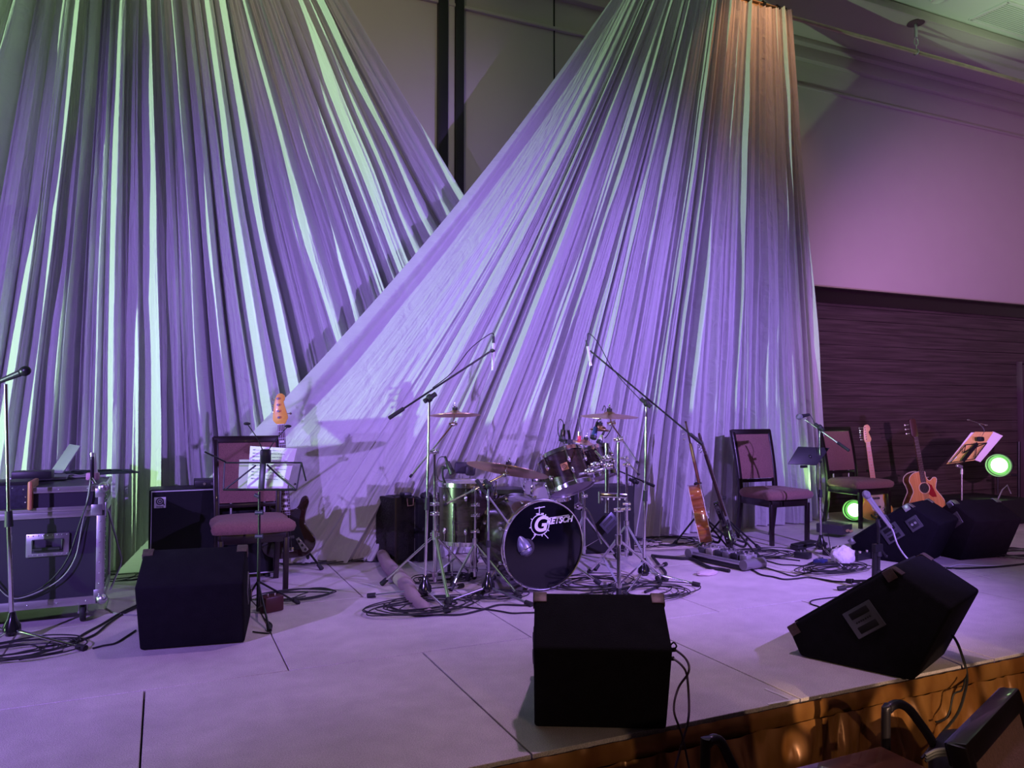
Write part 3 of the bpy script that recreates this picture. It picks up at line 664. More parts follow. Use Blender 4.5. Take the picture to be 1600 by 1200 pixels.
# ================================================================ MUSIC STANDS
def bars(mb, pts, r=.0045):
    for a, b_ in zip(pts, pts[1:]): mb.cyl(a, b_, r, seg=8)
b = at(403, 958); Z = zof(b)
t = thing('music_stand', 'black folding wire music stand holding white sheets before the left chair', 'music stand', b, group='music stands')
for f in (at(466, 944), at(421, 987), at(372, 960)):
    leg_to(None, t, dep(403, 908, Z), Vector((f.x, f.y, .008)), .006, m=blackm)
    MB().beam(dep(404, 950, Z), (dep(403, 908, Z) + Vector((f.x, f.y, .008))) / 2, .012, .004).build('brace', blackm, t, world=True)
MB().cyl(dep(403, 955, Z), dep(405, 838, Z), .010).build('lower_column', blackm, t, world=True)
MB().cyl(dep(405, 845, Z), dep(405, 768, Z), .0075).build('upper_column', blackm, t, world=True)
mb = MB()
for py in (838, 801): mb.cyl(dep(399, py, Z), dep(411, py, Z), .013)
mb.cyl(dep(398, 773, Z), dep(405, 776, Z), .012); mb.build('clamps', mat('violet_black_clamp', (.04, .035, .06), .4), t, world=True)
mb = MB(); U = Z + .05
bars(mb, [dep(349, 765, Z), dep(463, 765, Z)], .007); bars(mb, [dep(351, 723, U), dep(471, 723, U)], .005); bars(mb, [dep(349, 765, Z), dep(351, 723, U)], .005)
bars(mb, [dep(463, 765, Z), dep(471, 723, U), dep(478, 751, U - .08)], .005); bars(mb, [dep(351, 765, Z), dep(400, 727, U)], .005); bars(mb, [dep(462, 765, Z), dep(437, 745, U), dep(417, 726, U)], .0055)
bars(mb, [dep(353, 722, U), dep(320, 706, U - .1)], .005)
mb.build('desk_frame', blackm, t, world=True)
mb = MB(); mb.beam(dep(408, 765, Z - .01), dep(412, 712, U - .01), .034, .014, camv(0, 0, -1)); mb.build('desk_spine', blackm, t, world=True, bevel=.003)
t = thing('clip_lamp', 'black clip lamp with two bent goosenecks on the left music stand', 'lamp', dep(414, 715, U - .02))
mb = MB(); mb.box(dep(415, 713, U - .02), (.060, .05, .085)); mb.build('clip', blackm, t, world=True, bevel=.012)
for a, c_, e in (((410, 703), (402, 685), (386, 662)), ((420, 703), (430, 688), (450, 666))):
    g = MB().tube([dep(*a, U - .03), dep(*c_, U - .04), dep(*e, U - .06)], .0028, 6).build('gooseneck', blackm, t, world=True)
    MB().ball(dep(*e, U - .06), .017, (1.2, .9, .55)).build('lamp_head', blackm, g, world=True)
def sheet(name, corners, m, label, cat, back=.002, group='music sheets'):
    mb = MB(); nrm = (corners[1] - corners[0]).cross(corners[3] - corners[0]).normalized() * back / 2
    mb.add([p + nrm for p in corners] + [p - nrm for p in corners], [(0, 1, 2, 3), (7, 6, 5, 4), (0, 4, 5, 1), (1, 5, 6, 2), (2, 6, 7, 3), (3, 7, 4, 0)])
    if label is None: return mb
    return tag(mb.build(name, m), label, cat, group)
s1 = thing('sheet_music', 'white sheet of printed music on the left stand', 'sheet music', dep(425, 765, U), group='music sheets')
cs = [dep(386, 763, U + .012), dep(448, 765, U + .012), dep(464, 701, U + .09), dep(391, 697, U + .09)]
sheet('x', cs, paper, None, None).build('page', paper, s1, world=True)
mb = MB(); lx = cs[1] - cs[0]; ly = cs[3] - cs[0]; fw = -(lx.cross(ly)).normalized() * .003
if fw.dot(camv(0, 0, 1)) > 0: fw = -fw
ll = random.Random(2)
def wr(u0, u1, v_, th):
    a_ = cs[0] + lx * u0 + ly * v_ + fw; b_ = cs[0] + lx * u1 + ly * v_ + fw; q = ly.normalized() * th
    mb.add([a_, b_, b_ + q, a_ + q], [(0, 1, 2, 3)])
for k, v_ in enumerate((.9, .82, .74, .66, .54, .46, .38, .30, .22)):
    x = .10
    wr(.08, .14, v_, .006)
    while x < (.85 if k % 2 else .72):
        l_ = ll.uniform(.03, .1); wr(x + .06, x + .06 + l_, v_ + ll.uniform(-.004, .004), ll.uniform(.0015, .004)); x += l_ + .015
mb.build('printed_notes', mat('grey_print', (.22, .2, .3), .8), s1, world=True, flat=True)
sheet('sheet_music', [dep(372, 764, U + .03), dep(420, 766, U + .03), dep(424, 718, U + .1), dep(374, 718, U + .1)], mat('grey_clear_sleeve', (.42, .36, .42), .35), 'greyish page in a sleeve at the left of the printed sheet', 'sheet music')
# right music stand
t_ = at(1503, 838); Z = zof(t_)
t = thing('music_stand', 'chrome music stand tilted back under a manila folder at far right', 'music stand', t_, group='music stands')
MB().cyl(dep(1503, 834, Z), dep(1503, 728, Z), .008).build('column', satin, t, world=True)
for k in range(3):
    a = k * 2.1 + .5; leg_to(None, t, dep(1503, 806, Z), t_ + Vector((.28 * math.cos(a), .28 * math.sin(a), .01)), .006, m=satin)
mb = MB(); mb.cyl(dep(1503, 741, Z), dep(1503, 733, Z), .016); mb.beam(dep(1503, 730, Z), dep(1495, 727, Z), .02, .03); mb.ball(dep(1496, 728, Z), .016); mb.build('clamp', satin, t, world=True)
q = [dep(1479, 724, Z - .02), dep(1523, 718, Z + .02), dep(1557, 676, Z + .30), dep(1527, 674, Z + .28)]
mb = MB(); f_ = -camv(0, 0, .012)
bars(mb, [dep(1485, 723, Z - .03), dep(1523, 717, Z), dep(1542, 692, Z + .16), dep(1509, 695, Z + .12), dep(1485, 723, Z - .03)], .004)
bars(mb, [dep(1507, 706, Z + .06), dep(1542, 692, Z + .16)], .004); bars(mb, [dep(1509, 695, Z + .12), dep(1506, 708, Z + .04), dep(1526, 695, Z + .14), dep(1525, 706, Z + .07), dep(1523, 717, Z)], .004)
mb.build('desk_frame', blackm, t, world=True)
MB().beam(dep(1505, 720, Z - .03), dep(1527, 693, Z + .13), .03, .012, camv(0, 0, -1)).build('desk_spine', blackm, t, world=True)
t = thing('clip_lamp', 'small black clip lamp on the music stand with the folder', 'lamp', dep(1533, 686, Z + .16))
MB().box(dep(1532, 686, Z + .15), (.055, .05, .045)).build('clip', blackm, t, world=True, bevel=.012)
for e in ((1513, 656), (1541, 664)):
    g = MB().tube([dep(1534, 681, Z + .17), dep(1538, 672, Z + .18), dep(1530, 662, Z + .19), dep(*e, Z + .2)], .0025, 6).build('gooseneck', satin, t, world=True)
    MB().ball(dep(*e, Z + .2), .013, (1.6, .8, .5)).build('lamp_head', satin, g, world=True)
sheet('folder', [dep(1479, 725, Z + .03), dep(1523, 719, Z + .05), dep(1552, 675, Z + .33), dep(1523, 675, Z + .31)], folder, 'manila folder lying open on the far right music stand', 'folder', .004, None)
sheet('sheet_music', [dep(1521, 718, Z + .06), dep(1532, 722, Z + .09), dep(1567, 681, Z + .36), dep(1551, 674, Z + .34)], paper, 'white sheet sticking out right of the manila folder', 'sheet music')
sheet('sheet_music', [dep(1481, 722, Z + .045), dep(1519, 719, Z + .065), dep(1530, 675, Z + .325), dep(1517, 676, Z + .31)], paper, 'white sheet peeking out left of the manila folder', 'sheet music')

# ================================================================ FLIGHT CASE CORNER (left)
black_lam = mat('dark_laminate', (.030, .024, .045), .38, bump=.1, bscale=300)
alu = mat('aluminium_extrusion', (.66, .64, .68), .36, .9)
fr = at(160, 944, .10)          # right front bottom corner, above its castor
CX1, CY0 = fr.x, fr.y; CW, CD, CB, CT = 1.25, .62, .11, .765
t = thing('flight_case', 'large black flight case with aluminium edges, corner ball and castors at left', 'flight case', (CX1 - CW / 2, CY0 + CD / 2, 0))
zl = CT - .135
MB().box((CX1 - CW / 2, CY0 + CD / 2, (CB + zl) / 2), (CW - .012, CD - .012, zl - CB)).build('body', black_lam, t, world=True)
lid = MB().box((CX1 - CW / 2, CY0 + CD / 2, (zl + CT) / 2), (CW - .012, CD - .012, CT - zl - .004)).build('lid', black_lam, t, world=True)
mb = MB()
def edge(mb, z, h, y0=CY0, dep_=CD):
    for (cx, cy, sx, sy) in ((CX1 - CW / 2, y0, CW, .012), (CX1 - CW / 2, y0 + dep_, CW, .012), (CX1, y0 + dep_ / 2, .012, dep_), (CX1 - CW, y0 + dep_ / 2, .012, dep_)): mb.box((cx, cy, z), (sx, sy, h))
edge(mb, CB + .020, .045); edge(mb, zl - .018, .034)
for x in (CX1 - .018, CX1 - CW + .018):
    for y in (CY0, CY0 + CD): mb.box((x, y, (CB + zl) / 2), (.036, .012, zl - CB))
for x in (CX1, CX1 - CW):
    for y in (CY0 + .018, CY0 + CD - .018): mb.box((x, y, (CB + zl) / 2), (.012, .036, zl - CB))
mb.build('edge_extrusion', alu, t, world=True, bevel=.002)
mb = MB(); edge(mb, CT - .016, .032); edge(mb, zl + .012, .024)
for x in (CX1 - .015, CX1 - CW + .015):
    for y in (CY0, CY0 + CD): mb.box((x, y, (zl + CT) / 2), (.03, .013, CT - zl))
mb.build('lid_extrusion', alu, lid, world=True, bevel=.002)
for z in (CB + .02, CT - .012):
    for x in (CX1, CX1 - CW):
        mb = MB(); mb.ball((x - .004 * (1 if x == CX1 else -1), CY0 + .004, z), .030); mb.box((x - .02 * (1 if x == CX1 else -1), CY0 - .004, z + (.03 if z < .3 else -.03)), (.05, .006, .05)); mb.box((x + .004 * (1 if x == CX1 else -1), CY0 + .02, z), (.006, .05, .05)); mb.build('ball_corner', satin, t, world=True, bevel=.002)
hx = onv(75, 850, CY0).x; hz = onv(75, 851, CY0).z
h = MB(); h.box((hx, CY0 - .008, hz), (.205, .008, .125)); h = h.build('handle', mat('zinc_handle', (.5, .48, .55), .3, .85), t, world=True, bevel=.010)
mb = MB(); mb.box((hx, CY0 - .0125, hz - .004), (.150, .004, .075)); mb.build('handle_recess', mat('recess_grey', (.10, .09, .13), .35, .6), h, world=True)
mb = MB(); mb.tube([(hx - .07, CY0 - .016, hz + .028), (hx - .07, CY0 - .03, hz - .02), (hx + .07, CY0 - .03, hz - .02), (hx + .07, CY0 - .016, hz + .028)], .007, smooth=False); mb.cyl((hx - .06, CY0 - .032, hz - .02), (hx + .06, CY0 - .032, hz - .02), .011); mb.build('grip', rubber, h, world=True)
mb = MB()
for a in range(-4, 5):
    for s_ in (-1, 1): mb.ball((hx + a * .023, CY0 - .013, hz + s_ * .053), .0035)
mb.build('rivets', satin, h, world=True)['kind'] = 'stuff'
mb = MB()
for k in range(9): mb.ball((CX1 - .018, CY0 - .008, CB + .05 + k * .058), .004)
for k in range(9): mb.ball((CX1 - .08 - k * .14, CY0 - .008, CB + .02), .004); mb.ball((CX1 - .08 - k * .14, CY0 - .008, CT - .014), .004)
for k in range(24): mb.ball((CX1 + .008, CY0 + .01, CB + .03 + k * .026), .004)
mb.build('rivets', satin, t, world=True)['kind'] = 'stuff'
mb = MB(); mb.box((CX1 - .035, CY0 - .009, zl), (.055, .006, .06)); mb.box((CX1 + .008, CY0 + .03, zl), (.008, .06, .08)); mb.build('latch_plate', mat('zinc_handle', (.5, .48, .55), .3, .85), t, world=True, bevel=.002)
for x in (CX1 - .10, CX1 - CW + .12):
    for y in (CY0 + .08, CY0 + CD - .08):
        c_ = MB(); c_.cyl((x - .014, y - .01, .052), (x + .014, y - .01, .052), .050, seg=24); c_ = c_.build('castor', rubber, t, world=True, bevel=.006)
        mb = MB(); mb.box((x, y, .106), (.085, .085, .006)); mb.box((x - .020, y, .08), (.004, .045, .06)); mb.box((x + .020, y, .08), (.004, .045, .06)); mb.cyl((x - .026, y - .01, .052), (x + .026, y - .01, .052), .008); mb.build('castor_bracket', satin, c_, world=True)
# things on the case
top_z = CT
def onc(px, py, z=None):  # point on the case top
    return at(px, py, z or top_z + .0)
p = onc(96, 746); t = thing('laptop', 'open silver laptop seen edge-on on the flight case', 'laptop', p)
ZL = zof(p)
mb = MB(); c0 = [dep(79, 738, ZL - .05), dep(98, 740, ZL - .15), dep(126, 697, ZL - .10), dep(109, 694, ZL + .10)]
nr = (c0[1] - c0[0]).cross(c0[3] - c0[0]).normalized() * .004
mb.add([q_ + nr for q_ in c0] + [q_ - nr for q_ in c0], [(0, 1, 2, 3), (7, 6, 5, 4), (0, 4, 5, 1), (1, 5, 6, 2), (2, 6, 7, 3), (3, 7, 4, 0)]); mb.build('screen_lid', mat('laptop_shell', (.42, .42, .46), .35, .6), t, world=True, bevel=.002)
mb = MB(); q_ = onc(58, 752); mb.box((q_.x, q_.y + .12, top_z + .012), (.30, .22, .020)); mb.build('keyboard_base', mat('laptop_shell', (.42, .42, .46), .35, .6), t, world=True, bevel=.004)
q_ = onc(55, 755); mb = MB(); mb.box((q_.x - .02, q_.y + .07, top_z + .045), (.20, .14, .045)); tag(mb.build('power_supply', plastic, bevel=.005), 'flat black box lying left of the laptop on the flight case', 'box')
rc = random.Random(11)
def coil(label, c_, rx, ry, n, r, m, z=.012, jit=.25, name='cable_coil', group='coiled cables'):
    pts = []
    for k in range(n * 9):
        a = 2 * PI * k / 9; q1 = 1 + rc.uniform(-jit, jit) * .5 + .30 * math.sin(k / 9 * 1.7 + rx * 40)
        ox, oy = .22 * rx * math.sin(k / 9 * 2.3), .22 * ry * math.cos(k / 9 * 3.1)
        pts.append((c_.x + ox + rx * q1 * math.cos(a), c_.y + oy + ry * q1 * math.sin(a), z + r + abs(rc.gauss(0, r * 1.2)) + r * .35 * (k / 9)))
    return tag(MB().tube(pts, r, 6, 4).build(name, m), label, 'cable', group)
green_c = mat('dark_green_cable', (.02, .045, .03), .5)
coil('dark green cable coiled on the right end of the flight case', onc(150, 744) + Vector((0, .10, 0)), .17, .11, 6, .006, green_c, z=top_z)
coil('grey cable heaped beside the laptop on the flight case', onc(112, 748) + Vector((.02, .10, 0)), .08, .07, 4, .005, mat('grey_cable', (.30, .30, .30), .5), z=top_z)
p = onc(144, 752) + Vector((0, .04, 0)); ZC = zof(p)
t = thing('mains_plug', 'pinkish plug block with a spiky white tag on the flight case corner', 'plug', p)
MB().box(p + Vector((0, .0, .026)), (.07, .05, .045)).build('plug_body', mat('pink_plug', (.72, .46, .50), .5), t, world=True, bevel=.008)
MB().cyl(p + Vector((.01, 0, .04)), dep(148, 709, ZC), .018, .006).build('white_tag', white_p, t, world=True)
t = clip_mic(dep(144, 752, ZC - .06), dep(144, 708, ZC - .06), 'slim black microphone standing upright at the case corner', 'pencil', m=blackm)
t = thing('boom_arm', 'thin silver angled rod running down the right end of the case', 'rod', dep(147, 754, ZC - .1))
MB().tube([dep(146, 752, ZC - .12), dep(170, 800, ZC - .10), dep(190, 872, ZC), dep(188, 884, ZC + .0), dep(172, 922, ZC - .05)], .0055, smooth=False).build('rod', satin, t, world=True)
MB().cyl(dep(142, 748, ZC - .12), dep(154, 766, ZC - .12), .012).build('joint', chrome, t, world=True)
tag(MB().tube([dep(148, 762, ZC - .14), dep(149, 775, ZC - .14), dep(145, 790, ZC - .14), dep(150, 798, ZC - .14), dep(147, 806, ZC - .14)], .003, 6).build('string', white_p), 'short white string dangling off the flight case corner', 'string')
# black + grey cable swags down the case front
Zc = zof(Vector((CX1, CY0, .4))) - .10
for lab, m_, dx, r in (('black cable looping down the front of the flight case', rubber, 0, .0045), ('grey cable looping beside the black one on the case front', mat('grey_cable', (.30, .30, .30), .5), 14, .0035)):
    tag(MB().tube([onv(142, 745, CY0 - .03), onv(139 - dx * .1, 775, CY0 - .03), onv(124 + dx * .3, 820, CY0 - .03), onv(106 + dx * .8, 872, CY0 - .03), onv(78 + dx, 908 - dx * .1, CY0 - .03), onv(45, 928 + dx * .2, CY0 - .035), onv(14, 930 + dx * .2, CY0 - .04), onv(-12, 905, CY0 - .04)], r).build('cable', m_), lab, 'cable', 'cables at the flight case')
# keyboard with wooden cheek in front
pk = dep(50, 796, zof(Vector((CX1, CY0, .6))) - .16)
t = thing('keyboard', 'dark electronic keyboard end with an orange wooden cheek, front of the flight case', 'keyboard', (pk.x - .6, pk.y, pk.z))
KH = .150
MB().box((pk.x - .62, pk.y + .10, pk.z + KH / 2 - .005), (1.20, .22, KH - .02)).build('body', mat('dark_blue_fleck', (.03, .03, .055), .5, bump=.3, var=.8, vscale=60), t, world=True, bevel=.006)
MB().box((pk.x - .62, pk.y + .10, pk.z + KH - .008), (1.20, .22, .020)).build('top_panel', plastic, t, world=True, bevel=.004)
MB().box((pk.x - .009, pk.y + .10, pk.z + KH / 2), (.022, .24, KH + .006)).build('wooden_cheek', mat('orange_wood', (.52, .20, .10), .4), t, world=True, bevel=.008)
mb = MB()
for dx, dz in ((.04, .11), (.03, .07), (.03, .04), (.09, .12), (.20, .12)): mb.ball((pk.x - dx, pk.y - .011, pk.z + dz), .004)
mb.build('screws', satin, t, world=True)
for x in (-.35, -.95):
    MB().cyl((pk.x + x, pk.y + .1, pk.z + .005), (pk.x + x, pk.y + .1, 0), .014).build('leg', blackm, t, world=True)

# ================================================================ BASS AMP
a0 = onv(231, 893, 5.70); AX0 = a0.x; AYF = 5.70; aw = onv(431, 870, AYF).x - AX0; AH = onv(236, 768, AYF).z
t = thing('bass_amplifier', 'black bass speaker cabinet with silver piping behind the left chair', 'amplifier', (AX0 + aw / 2, AYF + .2, 0))
MB().box((AX0 + aw / 2, AYF + .135, .02 + AH / 2), (aw, .27, AH - .02)).build('cabinet', tolex, t, world=True, bevel=.012)
MB().box((AX0 + aw / 2, AYF - .001, .02 + AH / 2), (aw - .045, .012, AH - .06)).build('grille', grille, t, world=True, bevel=.003)
zc = .02 + AH / 2
MB().tube([(AX0 + .015, AYF - .006, zc - AH / 2 + .022), (AX0 + .015, AYF - .006, zc + AH / 2 - .022), (AX0 + aw - .015, AYF - .006, zc + AH / 2 - .022), (AX0 + aw - .015, AYF - .006, zc - AH / 2 + .022)], .005, smooth=False, closed=True).build('piping', mat('silver_piping', (.7, .68, .75), .4), t, world=True)
for x in (AX0 + .05, AX0 + aw - .05): MB().cyl((x, AYF + .05, 0), (x, AYF + .05, .035), .02).build('foot', rubber, t, world=True)
lx0, lz0 = onv(250, 782, AYF).x, onv(250, 785, AYF).z
b_ = MB().box((lx0, AYF - .012, lz0), (.072, .006, .072)).build('badge', mat('badge_silver', (.70, .68, .74), .4), t, world=True, bevel=.002)
mb = MB(); mb.ring((lx0, AYF - .016, lz0 + .008), (0, 1, 0), .021, .0035, 24); mb.ring((lx0, AYF - .016, lz0 + .008), (0, 1, 0), .009, .003, 18); mb.tube([(lx0 + .021, AYF - .016, lz0 + .008), (lx0 + .022, AYF - .016, lz0 - .006), (lx0 + .028, AYF - .016, lz0 - .018)], .0035)
mb.build('badge_spiral', ink, b_, world=True)
text_mesh('Ampeg', .016, Matrix.Translation((lx0, AYF - .0165, lz0 - .027)) @ Matrix.Rotation(PI / 2, 4, 'X'), 'badge_lettering', ink, b_)
pz = onv(300, 762, AYF + .2); t = thing('rack_unit', 'slim black amplifier head with cables on the bass cabinet', 'amplifier', (AX0 + aw / 2 + .1, AYF + .2, AH + .02))
MB().box((AX0 + aw * .62, AYF + .14, AH + .035), (aw * .55, .2, .05)).build('case', plastic, t, world=True, bevel=.004)
mb = MB()
for k in range(5): mb.cyl((AX0 + aw * .42 + k * .05, AYF + .045, AH + .035), (AX0 + aw * .42 + k * .05, AYF + .03, AH + .035), .009)
mb.build('knobs', satin, t, world=True)

# ================================================================ GUITAR AMP + CASE LEFT OF THE KIT
def prismbox(p_bl, p_br, depth_v, h, name, m, t, bevel=.01):
    a = Vector(p_bl); b = Vector(p_br); a.z = b.z = 0; x = (b - a); n_ = Vector((-x.y, x.x, 0)).normalized() * depth_v
    mb = MB(); lo = [a, b, b + n_, a + n_]; mb.add([q + Vector((0, 0, .006)) for q in lo] + [q + Vector((0, 0, h)) for q in lo], [(3, 2, 1, 0), (4, 5, 6, 7), (0, 1, 5, 4), (1, 2, 6, 5), (2, 3, 7, 6), (3, 0, 4, 7)])
    return mb.build(name, m, t, world=True, bevel=bevel)
pa = at(617, 884); pb = at(648, 878); ZA = zof(pa); hA = dep(612, 778, ZA).z
t = thing('guitar_amplifier', 'worn black guitar amplifier standing on end left of the floor tom', 'amplifier', pa)
worn = mat('worn_black_tolex', (.022, .018, .020), .5, bump=.6, bscale=60, var=.7, vscale=22)
prismbox(pa, pb, .24, hA, 'cabinet', worn, t)
dd = (pb - pa).normalized(); nn_ = Vector((dd.y, -dd.x, 0))
side = at(609, 878)
prismbox(side, pa - dd * .004, .02, hA, 'control_panel', mat('brown_black_panel', (.03, .02, .02), .45), t, .003)
mb = MB(); e0 = pb + nn_ * .004; mb.box(e0 + Vector((0, 0, hA * .70)), (.012, .012, hA * .40)); mb.box(e0 + Vector((0, 0, hA * .25)), (.012, .012, hA * .22)); mb.build('edge_metal', satin, t, world=True)
mb = MB(); mb.tube([pb - dd * .09 + nn_ * .012 + Vector((0, 0, hA * .97)), pb - dd * .085 + nn_ * .014 + Vector((0, 0, hA * .86)), pb - dd * .03 + nn_ * .014 + Vector((0, 0, hA * .86)), pb - dd * .025 + nn_ * .012 + Vector((0, 0, hA * .97))], .005, smooth=False); mb.build('handle', mat('tan_leather', (.30, .2, .14), .6), t, world=True)
sd = (pa - side).normalized(); mp = (pa + side) / 2 - Vector((-sd.y, sd.x, 0)) * .004
M = Matrix.Translation(mp + Vector((0, 0, hA * .5))) @ Matrix((sd.to_4d(), Vector((0, 0, 1, 0)), Vector((sd.y, -sd.x, 0, 0)), Vector((0, 0, 0, 1)))).transposed() @ Matrix.Rotation(-PI / 2, 4, 'Z')
M = Matrix.Translation(mp + Vector((0, 0, hA * .5))) @ Matrix(((sd.x, 0, sd.y, 0), (sd.y, 0, -sd.x, 0), (0, 1, 0, 0), (0, 0, 0, 1))) @ Matrix.Rotation(-PI / 2, 4, 'Z')
text_mesh('PEAVEY', .05, M, 'lettering', mat('dull_silver_print', (.4, .38, .42), .5), t, bold=.0005)
pc = at(653, 880); pd = at(683, 876)
t = thing('equipment_case', 'plain black upright case between the guitar amplifier and floor tom', 'case', pc)
prismbox(pc, pd, .3, dep(655, 780, zof(pc)).z, 'body', tolex, t)
MB().ball(dep(666, 775, zof(pc) + .1), .05, (1, 1, .7)).build('top_knob', rubber, t, world=True)
p = dep(634, 773, ZA + .08); tag(MB().box(p, (.07, .07, .035), Euler((0, 0, .3)).to_matrix()).build('pedal', plastic, bevel=.006), 'small black box sitting on the guitar amplifier', 'box')
# tall dark case behind kit at right
pc = at(972, 868); pd = at(1000, 864)
t = thing('equipment_case', 'tall black box behind the drum kit with a tilted handle plate', 'case', pc)
cb_ = prismbox(at(897, 868), at(992, 862), .30, dep(940, 762, zof(at(940, 866))).z, 'body', tolex, t, .012)
q_ = dep(952, 817, zof(at(945, 866)) - .03); e_ = (at(992, 862) - at(897, 868)).normalized(); R_ = Matrix((e_, Vector((0, 0, 1)), e_.cross(Vector((0, 0, 1))))).transposed() @ Matrix.Rotation(.75, 3, 'Z')
pl_ = MB().box(q_, (.15, .11, .008), R_).build('handle_plate', mat('dull_plate', (.10, .10, .13), .4, .6), t, world=True, bevel=.004)
MB().box(q_ + R_ @ Vector((0, .024, .004)), (.10, .026, .006), R_).box(q_ + R_ @ Vector((0, -.024, .004)), (.10, .026, .006), R_).build('grip_recess', ink, pl_, world=True)

# ================================================================ GUITARS
def smooth2(poly, n=5): return [(p.x, p.y) for p in catmull([Vector((x, y, 0)) for x, y in poly], n, True)]
def fy(x, z, y): return Vector((x, y, z))
def guitar_neck(t, z0, z1, w0_, w1_, y, neckm, boardm, frets, dots=True, th=.022):
    vs = []
    for z, w_ in ((z0, w0_), (z1, w1_)):
        for a in range(9):
            an = PI * a / 8; vs.append((w_ / 2 * math.cos(an), y + th * math.sin(an), z))
    mb = MB(); mb.add(vs, [(i, i + 1, 10 + i, 9 + i) for i in range(8)] + [(0, 9, 17, 8), tuple(range(9)), tuple(range(9, 18))]); mb.build('neck', neckm, t)
    fb = MB(); fb.add([(-w0_ / 2, y - .006, z0), (w0_ / 2, y - .006, z0), (w1_ / 2, y - .006, z1), (-w1_ / 2, y - .006, z1), (-w0_ / 2, y, z0), (w0_ / 2, y, z0), (w1_ / 2, y, z1), (-w1_ / 2, y, z1)], [(0, 1, 2, 3), (7, 6, 5, 4), (0, 4, 5, 1), (1, 5, 6, 2), (2, 6, 7, 3), (3, 7, 4, 0)])
    fb = fb.build('fretboard', boardm, t)
    mb = MB(); SL = (z1 - z0) / (1 - .5 ** (frets / 12))
    for k in range(frets + 1):
        z = z1 - SL * (1 - .5 ** (k / 12)); w_ = w1_ + (w0_ - w1_) * (z1 - z) / (z1 - z0); mb.box((0, y - .0068, z), (w_, .002, .0022))
    mb.build('frets', satin, fb)['kind'] = 'stuff'
    return SL
def tuners(t, pts, m=chrome):
    for (x, z, sx) in pts:
        mb = MB(); mb.cyl((x, -.012, z), (x, .012, z), .004); mb.cyl((x, 0.004, z), (x + sx * .028, .004, z), .003); mb.ball((x + sx * .034, .004, z), .0105, (.8, .5, 1), 10, 6); mb.build('tuning_peg', m, t)
def strings(t, n, w0_, w1_, y0, y1, z0, z1):
    mb = MB()
    for k in range(n):
        q = (k / (n - 1) - .5); mb.cyl((q * w0_, y0, z0), (q * w1_, y1, z1), .0009, seg=4)
    mb.build('strings', satin, t)
def acoustic(label, up, front, bottom, top_c, side_c, pick, cutaway=True):
    R = orient(up, front); t = thing('acoustic_guitar', label, 'guitar', bottom, R, group='guitars on the stage')
    half = [(0, 0), (.09, .004), (.16, .04), (.198, .11), (.195, .18), (.155, .25), (.125, .30), (.135, .36), (.15, .41), (.13, .46), (.07, .492), (0, .495)]
    right = half[:]
    if cutaway: right = [(0, 0), (.09, .004), (.16, .04), (.198, .11), (.195, .18), (.155, .25), (.125, .30), (.132, .345), (.148, .385), (.145, .415), (.115, .42), (.075, .395), (.05, .41), (.035, .45), (.03, .493)]
    poly = smooth2([(x, z) for x, z in right] + [(-x, z) for x, z in reversed(half[1:-1])], 5)
    MB().prism(poly, fy, -.048, .052).build('body', side_c, t, bevel=.004)
    inner = [(x * .985, .247 + (z - .247) * .985) for x, z in poly]
    MB().prism(inner, fy, -.0505, -.0475).build('soundboard', top_c, t)
    for y in (-.049, .053): MB().tube([fy(x, z, y) for x, z in poly], .0035, 6, smooth=False, closed=True).build('binding', mat('white_binding', (.8, .74, .66), .4), t)
    hole = MB().lathe([(0, 0), (.050, 0), (.050, .002), (0, .002)], (0, -.0505, .325), (0, -1, 0), 32).build('soundhole', ink, t)
    MB().ring((0, -.0518, .325), (0, 1, 0), .057, .0035, 36, 4).build('rosette', mat('rosette_inlay', (.75, .70, .62), .4), hole)
    pg = smooth2([(.03, .365), (.055, .35), (.066, .325), (.060, .29), (.11, .235), (.115, .225), (.06, .215), (.035, .262), (.056, .29), (.062, .325), (.052, .348)], 4)
    MB().prism([(.046, .372), (.085, .345), (.115, .25), (.118, .222), (.07, .225), (.035, .262), (.052, .285), (.060, .325), (.052, .352)], fy, -.0525, -.0505).build('pickguard', pick, t)
    MB().box((0, -.056, .165), (.15, .012, .028)).build('bridge', mat('rosewood', (.05, .022, .015), .4), t, bevel=.003)
    neckm = mat('mahogany_neck', (.28, .12, .06), .35)
    guitar_neck(t, .385, .85, .056, .044, -.050, neckm, mat('rosewood', (.05, .022, .015), .4), 20)
    head = [(-.024, .85), (-.037, .875), (-.035, 1.03), (-.02, 1.045), (0, 1.038), (.02, 1.045), (.035, 1.03), (.037, .875), (.024, .85)]
    MB().prism(head, fy, -.050, -.034).build('headstock', mat('rosewood', (.05, .022, .015), .4), t, bevel=.002)
    tuners(t, [(sx * .024, .895 + k * .045, sx) for sx in (-1, 1) for k in range(3)], mat('pearl_chrome', (.85, .82, .75), .25, .7))
    strings(t, 6, .052, .036, -.063, -.060, .17, .85)
    return t
spruce = wood('natural_spruce', (.62, .30, .10), (.78, .42, .17), .28, (30, 1, 1), coat=.6)
flame = wood('amber_flamed_maple', (.26, .075, .018), (.50, .17, .045), .22, (1, 1, 14), coat=1.0, detail=3, freq=2.2)
tort = mat('red_tortoise', (.32, .02, .03), .25, coat=1.0)
Zg = 7.9; bt = dep(1448, 812, Zg); tp = dep(1421, 656, Zg + .12)
acoustic('natural cutaway acoustic guitar with a dark red pickguard, against the right wall', tp - bt, camv(.10, .15, -1), bt, spruce, wood('dark_side_wood', (.12, .05, .02), (.2, .09, .03), .25, (1, 1, 6), coat=.8), tort)
Zg = 6.6; bt = dep(1104, 846, Zg); tp = dep(1064, 662, Zg + .06)
acoustic('acoustic guitar seen edge-on, its amber side to the viewer, behind the pedal board', tp - bt, camv(.97, .1, -.22), bt, spruce, flame, tort)
